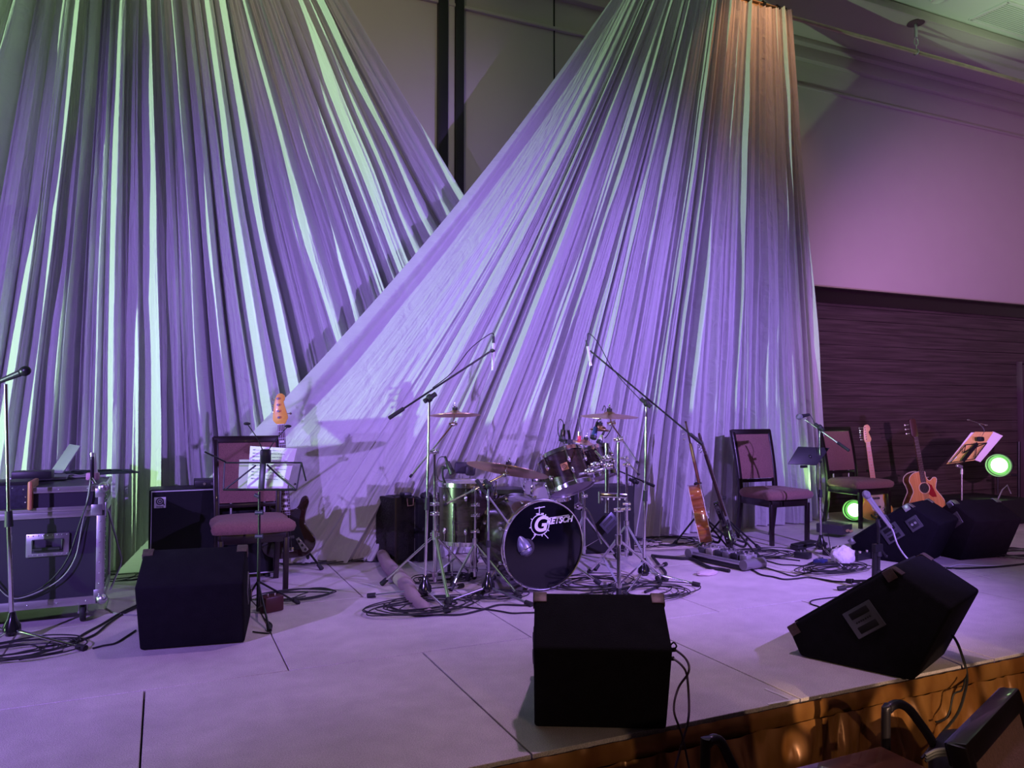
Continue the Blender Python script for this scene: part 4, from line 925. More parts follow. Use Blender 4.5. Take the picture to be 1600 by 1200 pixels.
def electric(label, up, front, bottom, bodym, guardm, neckm, boardm, bass=False, name='electric_guitar', hm=None):
    k = 1.14 if bass else 1.0
    R = orient(up, front); t = thing(name, label, 'guitar', bottom, R, group='guitars on the stage')
    poly = [(0, 0), (.10, .005), (.155, .05), (.165, .11), (.13, .17), (.108, .22), (.12, .28), (.14, .335), (.13, .375), (.10, .368), (.075, .32), (.045, .300), (-.03, .300), (-.06, .33), (-.09, .39), (-.125, .425), (-.155, .405), (-.15, .34), (-.12, .27), (-.113, .20), (-.15, .14), (-.163, .08), (-.135, .03), (-.07, .003)]
    poly = [(x * k, z * k) for x, z in smooth2(poly, 4)]
    MB().prism(poly, fy, -.020, .022).build('body', bodym, t, bevel=.009, seg=3)
    gp = [(.02, .06), (.09, .05), (.10, .10), (.085, .16), (.075, .22), (.09, .29), (.06, .30), (.04, .285), (-.04, .285), (-.07, .31), (-.10, .33), (-.10, .26), (-.075, .20), (-.05, .14), (-.04, .10)]
    MB().prism([(x * k, z * k) for x, z in smooth2(gp, 3)], fy, -.0235, -.0200).build('pickguard', guardm, t)
    for z in (.13, .22): MB().box((0, -.027, z * k), (.085 * (1 if not bass else 1.1), .010, .022), Euler((0, .0, 0)).to_matrix()).build('pickup', mat('pickup_cover', (.05, .05, .05), .4), t, bevel=.004)
    MB().box((0, -.027, .055 * k), (.075, .014, .03)).build('bridge', chrome, t, bevel=.003)
    cp = MB().prism([(.05 * k, .115 * k), (.068 * k, .125 * k), (.125 * k, .045 * k), (.105 * k, .03 * k), (.085 * k, .035 * k)], fy, -.0255, -.0230).build('control_plate', satin, t)
    for q in range(3): MB().cyl((.070 * k + q * .018 * k, -.024, .10 * k - q * .026 * k), (.070 * k + q * .018 * k, -.038, .10 * k - q * .026 * k), .010).build('knob', chrome, cp)
    nl = .985 * 1.0 if not bass else 1.17
    z1 = nl - (.185 if not bass else .22); fr_ = 21
    z0 = .27 * k
    guitar_neck(t, z0, z1, .056 if not bass else .062, .043 if not bass else .046, -.026, neckm, boardm, fr_)
    mb = MB(); SL = (z1 - z0) / (1 - .5 ** (fr_ / 12))
    for f in (3, 5, 7, 9, 12, 15, 17, 19):
        z = z1 - SL * (1 - .5 ** ((f - .5) / 12))
        if bass: mb.box((0, -.0325, z), (.030, .001, .014))
        else: mb.cyl((0, -.0318, z), (0, -.0328, z), .003)
    mb.build('position_marks', mat('inlay', (.75, .72, .7), .4) if (bass or boardm is not neckm) else ink, t)
    if bass:
        hd = [(-.023, 0), (-.050, .025), (-.056, .045), (-.050, .09), (-.042, .14), (-.030, .19), (-.010, .218), (.018, .220), (.036, .200), (.034, .175), (.026, .160), (.034, .12), (.046, .07), (.050, .045), (.040, .025), (.023, 0)]
        tu = [(-.020, .05 + q * .045, -1) for q in range(4)]
    else:
        hd = [(-.0215, 0), (-.030, .02), (-.033, .035), (-.030, .10), (-.022, .15), (-.010, .178), (.022, .185), (.040, .165), (.042, .135), (.030, .118), (.022, .105), (.034, .06), (.040, .03), (.0215, 0)]
        tu = [(-.020, .035 + q * .024, -1) for q in range(6)]
    MB().prism([(x, z1 + z) for x, z in smooth2(hd, 3)], fy, -.028, -.012).build('headstock', hm or neckm, t, bevel=.002)
    tuners(t, [(x, z1 + z, s_) for x, z, s_ in tu])
    for x, z, s_ in tu: MB().cyl((x + .006, -.028, z1 + z), (x + .006, -.036, z1 + z), .0085 if bass else .005).build('string_post', chrome, t)
    if bass:
        tuners(t, [(.032, z1 + .075, 1)])
    strings(t, 4 if bass else 6, .052, .034, -.036, -.034, .06, z1)
    return t
maple = mat('amber_maple', (.72, .40, .22), .3, coat=.5)
rosew = mat('rosewood', (.05, .022, .015), .4)
sunb = mat('dark_sunburst_lacquer', (.020, .008, .006), .12, coat=1.0, var=.6, vscale=3)
Zb = 5.45; bt = dep(452, 872, Zb); tp = dep(438, 622, Zb + .08)
bs = electric('dark sunburst bass guitar upright on a stand behind the left chair', tp - bt, camv(.12, .12, -1), bt, sunb, mat('black_guard', (.02, .02, .02), .2, coat=1), mat('cream_edge_maple', (.75, .52, .25), .35), rosew, bass=True, name='bass_guitar', hm=wood('orange_maple_head', (.62, .20, .05), (.75, .30, .08), .3, (1, 1, 3), coat=.6))
Zs = 7.95; bt = dep(1371, 812, Zs); tp = dep(1351, 667, Zs + .10)
electric('yellow-bodied electric guitar with a pale maple neck behind the rightmost stage chair', tp - bt, camv(-.05, .15, -1), bt, mat('butterscotch_lacquer', (.78, .46, .08), .2, coat=1.0), cream_p, maple, maple)
Zk = 6.35; bt = dep(1146, 856, Zk); tp = dep(1092, 690, Zk + .06)
electric('black electric guitar seen edge-on, leaning right of the amber acoustic', tp - bt, camv(.93, .15, -.36), bt, mat('black_lacquer', (.012, .01, .01), .12, coat=1.0), mat('black_guard', (.02, .02, .02), .2, coat=1), mat('dark_neck', (.05, .03, .025), .3), rosew)
# guitar stands
def guitar_stand(label, base, back, yoke_h, m=blackm):
    base = Vector(base); base.z = 0; t = thing('guitar_stand', label, 'guitar stand', base, group='guitar stands')
    back = Vector(back).normalized(); side_ = Vector((back.y, -back.x, 0)); hub = base + back * .06 + Vector((0, 0, .30))
    for d_, l_ in ((-back * .22 + side_ * .2, 1), (-back * .22 - side_ * .2, 1), (back * .28, 1)):
        f = base + d_; f.z = .012; leg_to(None, t, hub, f, .008, m=m)
    MB().cyl(hub, hub + Vector((0, 0, yoke_h - .30)) + back * .03, .009).build('post', m, t, world=True)
    for s_ in (-1, 1):
        MB().tube([hub - Vector((0, 0, .14)), base + side_ * (s_ * .11) - back * .02 + Vector((0, 0, .10)), base + side_ * (s_ * .12) - back * .10 + Vector((0, 0, .075)), base + side_ * (s_ * .12) - back * .12 + Vector((0, 0, .105))], .010).build('body_arm', rubber, t, world=True)
    tp_ = hub + Vector((0, 0, yoke_h - .30)) + back * .03
    MB().tube([tp_ - back * .05 + side_ * .045, tp_ + side_ * .04, tp_, tp_ - side_ * .04, tp_ - back * .05 - side_ * .045], .008).build('neck_yoke', rubber, t, world=True)
    return t
guitar_stand('black tripod stand carrying the bass guitar behind the left chair', at(452, 886), (0, 1, 0), .62)
guitar_stand('black stand under the amber edge-on acoustic guitar', dep(1104, 850, 6.6), camv(-.9, 0, .3), .55)
guitar_stand('black stand under the black edge-on electric guitar', dep(1143, 860, 6.4), camv(-.9, 0, .3), .45)
guitar_stand('black stand behind the yellow electric guitar', dep(1371, 820, 8.0), (0, 1, 0), .55)
guitar_stand('black stand behind the natural acoustic guitar at the right wall', dep(1448, 822, 7.95), (0, 1, 0), .55)

# ================================================================ DRUM KIT
shellm = wood('ebony_stained_shell', (.014, .009, .008), (.040, .026, .022), .22, (1, 1, 9), coat=.5, detail=4, freq=3)
headm = mat('smoky_drum_head', (.34, .28, .36), .5)
coated = mat('white_drum_head', (.7, .66, .7), .6)
pearl = mat('white_pearl_shell', (.92, .84, .86), .35, coat=.3)
hoopb = mat('black_hoop', (.015, .012, .012), .2, coat=1.0)
def drum(label, top_c, axis, Rr, D, shell, nl, topm, botm, hoop=chrome, name='tom_drum', hoop_r=.006, lug_l=.05, group='drums of the kit'):
    """top_c: centre of the batter head; axis: unit vector from batter to the other head"""
    ax = Vector(axis).normalized(); top_c = Vector(top_c); M = frame_of(ax); bot = top_c + ax * D
    t = thing(name, label, 'drum', bot if abs(ax.z) > .5 else Vector((bot.x, bot.y, 0)), group=group)
    MB().lathe([(Rr - .008, 0), (Rr, .002), (Rr, D - .002), (Rr - .008, D)], top_c, ax, 48).build('shell', shell, t, world=True)
    MB().lathe([(0, -.002), (Rr - .002, -.002), (Rr - .002, .004)], top_c, ax, 48).build('batter_head', topm, t, world=True)
    MB().lathe([(0, D + .002), (Rr - .002, D + .002), (Rr - .002, D - .004)], top_c, ax, 48).build('bottom_head', botm, t, world=True)
    for z in (-.004, D + .004):
        s_ = -1 if z < 0 else 1
        MB().lathe([(Rr + .002, s_ * .010), (Rr + hoop_r, s_ * .012), (Rr + hoop_r + .001, -s_ * .016), (Rr + hoop_r + .006, -s_ * .018), (Rr + .003, -s_ * .018), (Rr + .002, s_ * .010)], top_c + ax * z, ax, 48).build('hoop', hoop, t, world=True)
    for k in range(nl):
        a = 2 * PI * (k + .5) / nl; d = M @ Vector((math.cos(a), math.sin(a), 0))
        for q_, (z, z0, z1) in enumerate(((min(.085, D * .38), -.008, min(.09, D * .42)), (D - min(.085, D * .38), D + .008, max(D - .09, D * .58)))):
            lg = MB().ball(top_c + d * (Rr + .008) + ax * z, .014, (1, 1, 1.7), 10, 6, frame_of(ax)).build('lug', chrome, t, world=True)
            MB().cyl(top_c + d * (Rr + .011) + ax * z0, top_c + d * (Rr + .011) + ax * z1, .0035, seg=6).ball(top_c + d * (Rr + .011) + ax * z0, .008, seg=8, rings=5).build('tension_rod', chrome, lg, world=True)
    return t
FRONT = Vector((0, -1, 0))
# bass drum
bfc = at(850, 925); bfc = Vector((bfc.x, bfc.y + .01, .305)); BR = .283; BD = .44
bd = drum('big bass drum with a glossy black front head and chrome lugs', bfc - FRONT * BD, FRONT, BR, BD, shellm, 8, coated, mat('glossy_black_head', (.004, .004, .007), .10), chrome, 'bass_drum', .008)
for ang, L_ in ((-38, .30), (38, .30)):
    a = math.radians(ang); s_ = 1 if ang > 0 else -1
    p0 = bfc + Vector((s_ * BR * .86, .16, -BR * .5)); p1 = Vector((bfc.x + s_ * .44, bfc.y + .02, .01)); leg_to(None, bd, p0, p1, .009, name='spur')
Mh = Matrix.Translation(bfc + Vector((0, -.0035, 0))) @ Matrix.Rotation(PI / 2, 4, 'X')
def hd(px, py):   # local offsets on the head from picture offsets
    return (px - 850) / (216.0), (854 - py) / 236.0
lx, ly = hd(852, 820)
text_mesh('G', .135, Mh @ Matrix.Translation((lx - .035, ly - .012, 0)), 'badge_lettering', whiteprint, bd, shear=.22, bold=.004)
text_mesh('RETSCH', .054, Mh @ Matrix.Translation((lx + .108, ly + .008, 0)) @ Matrix.Rotation(.05, 4, 'Z'), 'badge_lettering', whiteprint, bd, shear=.3, bold=.0022)
mb = MB(); L0 = Mh @ Matrix.Translation((lx - .035, ly - .012, .0008)); V = lambda x, y: L0 @ Vector((x, y, 0))
mb.tube([V(.066 * math.cos(a / 24 * 2 * PI), .066 * math.sin(a / 24 * 2 * PI)) for a in range(24)], .0032, 4, smooth=False, closed=True)
for a in range(8):
    an = a * PI / 4 + .2; mb.tube([V(.066 * math.cos(an), .066 * math.sin(an)), V(.078 * math.cos(an), .078 * math.sin(an))], .004, 4, smooth=False)
mb.tube([V(-.028, -.058), V(-.06, -.092)], .003, 4, smooth=False); mb.tube([V(.028, -.058), V(.06, -.092)], .003, 4, smooth=False)
mb.tube([V(-.005, .066), V(-.005, .118)], .003, 4, smooth=False); mb.tube([V(-.04, .108), V(.035, .116)], .0035, 4, smooth=False); mb.tube([V(-.028, .072), V(-.01, .072)], .005, 4, smooth=False); mb.tube([V(.008, .072), V(.026, .072)], .005, 4, smooth=False)
mb.tube([V(.06, .040), V(.215, .052)], .0028, 4, smooth=False)
mb.build('badge_emblem', whiteprint, bd, world=True)
px_, py_ = hd(823, 856)
MB().lathe([(0, 0), (.055, 0), (.058, .003), (.052, .003), (0, .002)], Mh @ Vector((px_, py_, -.001)), FRONT, 32).build('port_hole', mat('port_black', (.03, .025, .03), .7), bd, world=True)
# floor tom
ft = at(728, 910); Zf = 5.48; c_ = dep(729, 755, Zf)
t = drum('tall dark floor tom left of the bass drum, standing on chrome legs', c_, (0, 0, -1), .200, .40, shellm, 8, coated, headm, name='floor_tom')
for a in (-.3, 1.8, 3.9):
    x, y = .212 * math.cos(a), .212 * math.sin(a)
    leg_to(None, t, (c_.x + x, c_.y + y, c_.z - .12), (c_.x + x * 1.08, c_.y + y * 1.08, .01), .006)
# rack toms
Zt = 5.42; bc = dep(893, 763, Zt - .02); ax = camv(.30, -.88, -.36).normalized()
tm = drum('dark rack tom tilted to show its grey underside, small square badge on the shell', bc - ax * .25, ax, .158, .25, shellm, 6, coated, headm, name='rack_tom')
nrm = -camv(0, 0, 1); nrm = (nrm - ax * nrm.dot(ax)).normalized(); sx_ = ax.cross(nrm)
bp_ = bc - ax * .125 + nrm * .158
R3 = Matrix((sx_, ax, nrm)).transposed()
b_ = MB().box(bp_, (.052, .052, .006), R3).build('badge', mat('copper_badge', (.48, .26, .13), .4, .6), tm, world=True, bevel=.004)
mb = MB(); mb.ring(bp_ + nrm * .004, nrm, .014, .002, 20, 4); mb.box(bp_ + nrm * .004, (.012, .004, .003), R3); mb.build('badge_mark', mat('brown_print', (.10, .05, .03), .5), b_, world=True)
bc2 = dep(936, 745, 5.62); ax2 = camv(.26, -.90, -.28).normalized()
drum('smaller dark rack tom tucked behind the badged tom', bc2 - ax2 * .20, ax2, .132, .20, shellm, 6, coated, headm, name='rack_tom')
# snare
sc = dep(855, 747, 5.85)
t = drum('white pearl snare drum half hidden behind the badged rack tom', sc, (0, 0, -1), .165, .15, pearl, 8, coated, headm, name='snare_drum')
t2 = thing('snare_stand', 'chrome basket stand under the white snare drum', 'drum stand', (sc.x, sc.y, 0))
MB().cyl((sc.x, sc.y, .12), (sc.x, sc.y, sc.z - .24), .012).build('column', chrome, t2, world=True)
for k in range(3):
    a = k * 2.094 + .4; d = Vector((math.cos(a), math.sin(a), 0))
    MB().tube([(sc.x, sc.y, sc.z - .25), Vector((sc.x, sc.y, sc.z - .2)) + d * .12, Vector((sc.x, sc.y, sc.z - .165)) + d * .18, Vector((sc.x, sc.y, sc.z - .13)) + d * .185], .006).build('basket_arm', chrome, t2, world=True)
    leg_to(None, t2, (sc.x, sc.y, .30), Vector((sc.x, sc.y, .01)) + d * .27, .006)
# throne
tc_ = dep(789, 764, 5.98)
t = thing('drum_throne', 'round black drummer seat with a low padded backrest behind the floor tom', 'stool', (tc_.x, tc_.y, 0))
MB().lathe([(0, -.07), (.15, -.07), (.165, -.05), (.168, -.02), (.14, .008), (0, .012)], tc_, (0, 0, 1), 36).build('seat', mat('black_vinyl', (.022, .02, .025), .38, bump=.1, bscale=200), t, world=True)
MB().cyl((tc_.x, tc_.y, .15), (tc_.x, tc_.y, tc_.z - .06), .016).build('column', chrome, t, world=True)
for k in range(3):
    a = k * 2.094 + 1; leg_to(None, t, (tc_.x, tc_.y, .30), (tc_.x + .26 * math.cos(a), tc_.y + .26 * math.sin(a), .01), .010)
t = thing('percussion_pad', 'pair of small black rounded pads on a chrome rod above the floor tom', 'drum pad', dep(722, 760, 5.75))
MB().box(dep(723, 731, 5.75), (.125, .04, .088), Euler((0, .06, -.35)).to_matrix()).build('pad', mat('dark_violet_pad', (.035, .028, .045), .5), t, world=True, bevel=.02, seg=4)
MB().box(dep(735, 735, 5.70), (.075, .045, .078), Euler((0, .08, -.35)).to_matrix()).build('pad', mat('black_vinyl', (.022, .02, .025), .38), t, world=True, bevel=.018, seg=4)
MB().cyl(dep(718, 738, 5.75), dep(718, 800, 5.75), .005).build('rod', chrome, t, world=True); MB().cyl(dep(722.5, 738, 5.75), dep(722.5, 800, 5.75), .004).build('rod', chrome, t, world=True)

# cymbals
def cymbal(label, c, nrm, Rr, name='cymbal'):
    n_ = Vector(nrm).normalized(); t = thing(name, label, 'cymbal', c, group='cymbals of the kit')
    prof = [(.006, .034), (.02, .032), (.036, .022), (.045, .016), (Rr * .6, .008), (Rr, -.004), (Rr, -.006), (Rr * .6, .006), (.045, .014), (.034, .020), (.02, .030), (.006, .032)]
    MB().lathe(prof, c, n_, 56).build('bow', brass, t, world=True)
    MB().cyl(Vector(c) + n_ * .033, Vector(c) + n_ * .052, .019).build('felt', mat('black_felt', (.02, .02, .02), .9), t, world=True)
    mb = MB(); mb.cyl(Vector(c) + n_ * .05, Vector(c) + n_ * .085, .005); mb.ball(Vector(c) + n_ * .062, .010); mb.cyl(Vector(c) + n_ * .062 - n_.orthogonal().normalized() * .02, Vector(c) + n_ * .062 + n_.orthogonal().normalized() * .02, .004)
    mb.build('wing_nut', chrome, t, world=True)
    return t
def knuckle(mb, p, r=.020):
    p = Vector(p); mb.ball(p, r, seg=10, rings=6); mb.cyl(p - camv(.03, 0, 0), p + camv(.03, 0, 0), r * .62); mb.cyl(p, p + camv(.02, .02, -.025), .005)
def hw_stand(label, base, joint, tip, tail, feet, hub=.36, low=.05, collars=(), name='cymbal_stand'):
    base = Vector(base); base.z = 0; t = thing(name, label, 'cymbal stand', base, group='chrome drum hardware stands')
    J = Vector(joint); up = J - base
    MB().cyl(base + up.normalized() * low, base + up * .55, .0135).build('lower_tube', chrome, t, world=True)
    MB().cyl(base + up * .5, J, .0095).build('upper_tube', chrome, t, world=True)
    for q_, r_ in [(J, .020), (base + up * .55, .019)] + [(base + up * c, .018) for c in collars]:
        mb = MB(); knuckle(mb, q_, r_); mb.build('clamp', chrome, t, world=True)
    hubp = base + up.normalized() * hub; lowp = base + up.normalized() * (low + .05)
    for f in feet:
        f = Vector(f); f.z = .014; l = leg_to(None, t, hubp, f, .0085)
        q = Vector(f).lerp(hubp, .48); MB().beam(lowp, q, .016, .004).build('brace', chrome, l, world=True)
        MB().beam(hubp, f, .020, .005).build('rail', chrome, l, world=True)
    mb = MB(); mb.cyl(hubp - Vector((0, 0, .03)), hubp + Vector((0, 0, .03)), .023); mb.build('hub', chrome, t, world=True); MB().cyl(lowp - Vector((0, 0, .015)), lowp + Vector((0, 0, .015)), .020).build('brace_collar', chrome, t, world=True)
    if tip is not None:
        b_ = MB().cyl(tail, tip, .0065).build('boom', chrome, t, world=True); mb = MB(); knuckle(mb, tip, .017); mb.build('tilter', chrome, b_, world=True)
        MB().cyl(Vector(tail), Vector(tail) + (Vector(tip) - Vector(tail)).normalized() * .02, .009).build('end_cap', rubber, b_, world=True)
    return t
b = at(680, 921); Z = zof(b)
cr = dep(711, 648, Z + .35)
hw_stand('chrome boom cymbal stand at the far left of the kit', b, dep(679, 706, Z), dep(708, 663, Z + .33), dep(641, 745, Z - .12), [at(597, 915), at(702, 948), at(741, 905)], collars=(.62, .40))
cymbal('crash cymbal high at the left of the drum kit', cr, camv(-.02, 1, .12), .182)
MB().cyl(dep(708, 663, Z + .33), cr + Vector((0, 0, .03)), .005).build('tilter_rod', chrome, bpy.data.objects['cymbal_stand'], world=True)
b = at(742, 912); Z = zof(b)
rd = dep(793, 734, Z + .02)
hw_stand('chrome boom cymbal stand between the floor tom and bass drum', b, dep(743, 764, Z), dep(789, 741, Z + .01), dep(694, 789, Z - .1), [at(731, 908), at(704, 924), at(812, 936)], hub=.28, collars=(.83, .72))
cymbal('large ride cymbal tilted down to the right above the bass drum', rd, camv(.17, .95, .23), .285)
MB().cyl(dep(789, 741, Z + .01), rd + Vector((0, 0, .03)), .005).build('tilter_rod', chrome, bpy.data.objects['cymbal_stand.001'], world=True)
b = at(967, 931); Z = zof(b)
c3 = dep(952, 650, Z + .42)
hw_stand('chrome boom cymbal stand right of the bass drum with a wide clamp plate', b, dep(966, 687, Z), dep(955, 662, Z + .38), dep(997, 724, Z - .1), [at(967, 934), at(1041, 908), at(921, 896)], hub=.36, low=.02, collars=(.55,))
cymbal('thin crash cymbal high at the right of the drum kit', c3, camv(.02, 1, -.03), .200)
MB().cyl(dep(955, 662, Z + .38), c3 + Vector((0, 0, .03)), .005).build('tilter_rod', chrome, bpy.data.objects['cymbal_stand.002'], world=True)
st3 = bpy.data.objects['cymbal_stand.002']
mb = MB(); mb.beam(dep(937, 773, Z), dep(979, 775, Z + .03), .03, .028); pl_ = mb.build('multi_clamp', chrome, st3, world=True, bevel=.005)
mb = MB()
for q in range(5): mb.ball(dep(941 + q * 9, 780, Z - .02), .008, seg=8, rings=5)
mb.cyl(dep(937, 768, Z), dep(937, 786, Z), .011); mb.build('clamp_bolts', chrome, pl_, world=True)
# tom holder post
t = thing('tom_holder', 'thick chrome post with knuckle clamps holding the rack toms', 'drum holder', dep(948, 800, Z))
MB().cyl(dep(948, 692, Z + .02), dep(948, 801, Z + .02), .014).build('post', chrome, t, world=True)
for (x, y) in ((948, 716), (950, 728), (930, 727), (921, 737)):
    mb = MB(); knuckle(mb, dep(x, y, Z + .01), .024); mb.build('knuckle', chrome, t, world=True)
MB().cyl(dep(950, 731, Z + .02), dep(905, 741, Z + .08), .008).build('arm', chrome, t, world=True)
MB().cyl(dep(948, 725, Z + .02), dep(930, 705, Z + .1), .008).build('arm', chrome, t, world=True)
# post from the bass drum to the toms
p0 = dep(906, 765, 5.55); MB().cyl(Vector((p0.x, p0.y, .50)), p0 + Vector((0, 0, .1)), .013).build('tom_post', chrome, bd, world=True)
mb = MB(); knuckle(mb, dep(904, 791, 5.5), .026); mb.build('tom_bracket', chrome, bd, world=True)
MB().tube([dep(904, 790, 5.42), dep(914, 793, 5.4), dep(924, 808, 5.4), dep(940, 850, 5.4)], .005).build('support_rod', chrome, bd, world=True)
# hi-hat
b = at(979, 880); Z = zof(b)
t = hw_stand('slim chrome stand right of the tom holder', b, dep(979, 726, Z), dep(975, 716, Z + .03), dep(999, 742, Z - .05), [at(1030, 912), at(930, 892), at(985, 868)], hub=.30, collars=(.6,), name='hardware_stand')
hh = dep(912, 696, 6.1)
t = hw_stand('hi-hat stand with a tall rod and red clutch behind the toms', (hh.x, hh.y, 0), hh + Vector((0, 0, .01)), None, None, [(hh.x + .25, hh.y - .1, 0), (hh.x - .22, hh.y - .14, 0), (hh.x, hh.y + .26, 0)], name='hi_hat_stand')
MB().cyl(hh, dep(904, 651, 6.1), .0035).build('pull_rod', chrome, t, world=True)
MB().cyl(dep(905, 688, 6.1), dep(905, 681, 6.1), .014).build('clutch', mat('red_clutch', (.75, .05, .12), .4), t, world=True); MB().cyl(dep(905, 681, 6.1), dep(905, 675, 6.1), .011).build('clutch_top', chrome, t, world=True)
cymbal('small hi-hat cymbal below the red clutch', dep(914, 693, 6.1), camv(.22, .95, .05), .150, 'hi_hat_cymbal')
# splash cluster and close mics
cymbal('tiny cymbal under the right crash, beside the blue-tipped microphone', dep(937, 671, 5.7), camv(.1, .95, .15), .075, 'splash_cymbal')
tm_m = clip_mic(dep(880, 672, 5.4), dep(878, 688, 5.36), 'stubby dark microphone clipped on the badged rack tom', 'stub', m=mat('dark_gunmetal', (.10, .09, .11), .25, .8),
    cable=[dep(881, 671, 5.4), dep(880, 660, 5.4), dep(875, 655, 5.4), dep(872, 662, 5.4), dep(873, 680, 5.4), dep(882, 694, 5.4)])
mb = MB(); mb.tube([dep(888, 672, 5.4), dep(890, 686, 5.4), dep(889, 697, 5.4)], .010); mb.box(dep(889, 690, 5.4), (.045, .03, .03)); mb.build('rim_clip', rubber, tm_m, world=True)
clip_mic(dep(931, 668, 5.5), dep(927, 685, 5.46), 'microphone with a blue tip hanging by the tiny cymbal', 'stub', m=mat('blue_tip', (.05, .08, .30), .4),
    cable=[dep(931, 667, 5.5), dep(934, 657, 5.5), dep(941, 652, 5.5), dep(946, 640, 5.5), dep(944, 634, 5.5), dep(941, 642, 5.5)])
clip_mic(dep(941, 681, 5.6), dep(936, 692, 5.57), 'white round-headed microphone beside the smaller rack tom', 'stub', m=white_p,
    cable=[dep(942, 680, 5.6), dep(946, 684, 5.6), dep(955, 670, 5.6), dep(956, 662, 5.6)])
m_ = clip_mic(dep(699, 722, 5.35), dep(707, 740, 5.32), 'small black microphone clipped over the floor tom rim', 'stub', m=plastic,
    cable=[dep(699, 721, 5.35), dep(694, 714, 5.35), dep(686, 716, 5.35), dep(682, 730, 5.35), dep(684, 748, 5.35), dep(696, 758, 5.33), dep(695, 790, 5.25)])
mb = MB(); mb.tube([dep(692, 731, 5.35), dep(692, 745, 5.35), dep(697, 757, 5.35)], .007); mb.ball(dep(693, 731, 5.35), .015); mb.cyl(dep(693, 731, 5.35), dep(702, 731, 5.34), .009); mb.build('rim_clip', rubber, m_, world=True)
# bass drum pedal
pd_ = bfc + Vector((0, BD + .14, 0)); t = thing('bass_drum_pedal', 'chrome foot pedal behind the bass drum', 'drum pedal', (pd_.x, pd_.y, 0))
MB().box((pd_.x, pd_.y + .12, .03), (.09, .28, .012), Euler((.12, 0, 0)).to_matrix()).build('footboard', satin, t, world=True, bevel=.003)
MB().box((pd_.x, pd_.y + .10, .008), (.11, .32, .012)).build('base_plate', blackm, t, world=True)
mb = MB(); mb.cyl((pd_.x - .06, pd_.y, .01), (pd_.x - .06, pd_.y, .18), .007); mb.cyl((pd_.x + .06, pd_.y, .01), (pd_.x + .06, pd_.y, .18), .007); mb.cyl((pd_.x - .07, pd_.y, .18), (pd_.x + .07, pd_.y, .18), .007); mb.build('frame', chrome, t, world=True)
b_ = MB().cyl((pd_.x, pd_.y, .18), (pd_.x, pd_.y - .08, .33), .004).build('beater_rod', chrome, t, world=True); MB().cyl((pd_.x, pd_.y - .05, .33), (pd_.x, pd_.y - .10, .33), .022).build('beater', mat('felt_grey', (.3, .3, .3), .9), b_, world=True)

# ================================================================ PAR LAMPS
def par(label, lens, direction, R_=.10, L_=.26, posts=None):
    d = Vector(direction).normalized(); lens = Vector(lens); t = thing('par_lamp', label, 'stage lamp', lens, group='green stage lamps')
    MB().lathe([(R_ * .55, -L_), (R_ * .9, -L_ + .04), (R_ * .98, -L_ * .5), (R_, 0), (R_ * 1.08, .002), (R_ * 1.08, .018), (R_ * .92, .018), (R_ * .92, -.02)], lens, d, 36).build('housing', mat('black_lamp_housing', (.015, .016, .015), .35, .4), t, world=True)
    MB().lathe([(0, -.008), (R_ * .66, -.012)], lens, d, 36).build('lens', mat('lit_green_lens', (.4, .8, .3), .3, emit=(.66, 1.0, .50), estr=7.0), t, world=True)
    MB().lathe([(R_ * .66, -.012), (R_ * .91, -.022)], lens, d, 36).build('lens_rim', mat('dim_green_lens', (.2, .5, .15), .3, emit=(.25, 1.0, .18), estr=.55), t, world=True)
    g = MB(); g.lathe([(R_ * .93, .012), (R_ * 1.02, .03), (R_ * 1.0, .075), (R_ * .93, .075), (R_ * .96, .03)], lens, d, 36); g.build('gel_frame', mat('lamplit_gel_frame', (.25, .55, .2), .4, emit=(.25, 1.0, .18), estr=.35), t, world=True)  # green spill from the lens put into the frame's colour and glow
    for w_ in posts or (): MB().cyl(w_[0], w_[1], w_[2]).build('yoke', blackm, t, world=True)
    return t
L1 = dep(1335, 797, 8.15)
par('green lamp shining low on the floor behind the rightmost stage chair', L1, camv(-.55, .12, -.8), .105, .24, [(L1 + camv(.13, -.03, .1), Vector(((L1 + camv(.13, 0, .1)).x, (L1 + camv(.13, 0, .1)).y, .01)), .009), (L1 + camv(.02, -.02, .2), Vector(((L1 + camv(.02, 0, .2)).x, (L1 + camv(.02, 0, .2)).y, .01)), .009)])
ZP = 8.25; L2 = dep(1561, 727, ZP)
par('bright green lamp on the black box at the right edge', L2, camv(-.62, .05, -.75), .118, .34, [(dep(1592, 690, ZP + .1), dep(1592, 782, ZP + .1), .016), (dep(1559, 745, ZP + .05), dep(1559, 772, ZP + .05), .010), (dep(1592, 742, ZP + .1), dep(1580, 742, ZP + .15), .012)])
p0 = dep(1556, 774, 7.75); p1 = dep(1660, 772, 7.75)
t = thing('equipment_case', 'low black box under the green lamp at the right edge', 'case', Vector(((p0.x + p1.x) / 2, p0.y, 0)))
h_ = dep(1590, 783, 7.8).z
MB().box(((p0.x + p1.x) / 2, p0.y + .35, h_ / 2 + .003), ((p1 - p0).length, .62, h_ - .006)).build('body', tolex, t, world=True, bevel=.01)
p = at(1568, 777, .475); mb = MB(); mb.tube([p + camv(-.06, -.05, 0), p + camv(-.01, .06, 0), p + camv(.03, .10, 0), p + camv(.06, .03, 0)], .006, smooth=False); tag(mb.build('wire_clamp', satin), 'small silver bent clamp on top of the furthest right wedge', 'clamp')

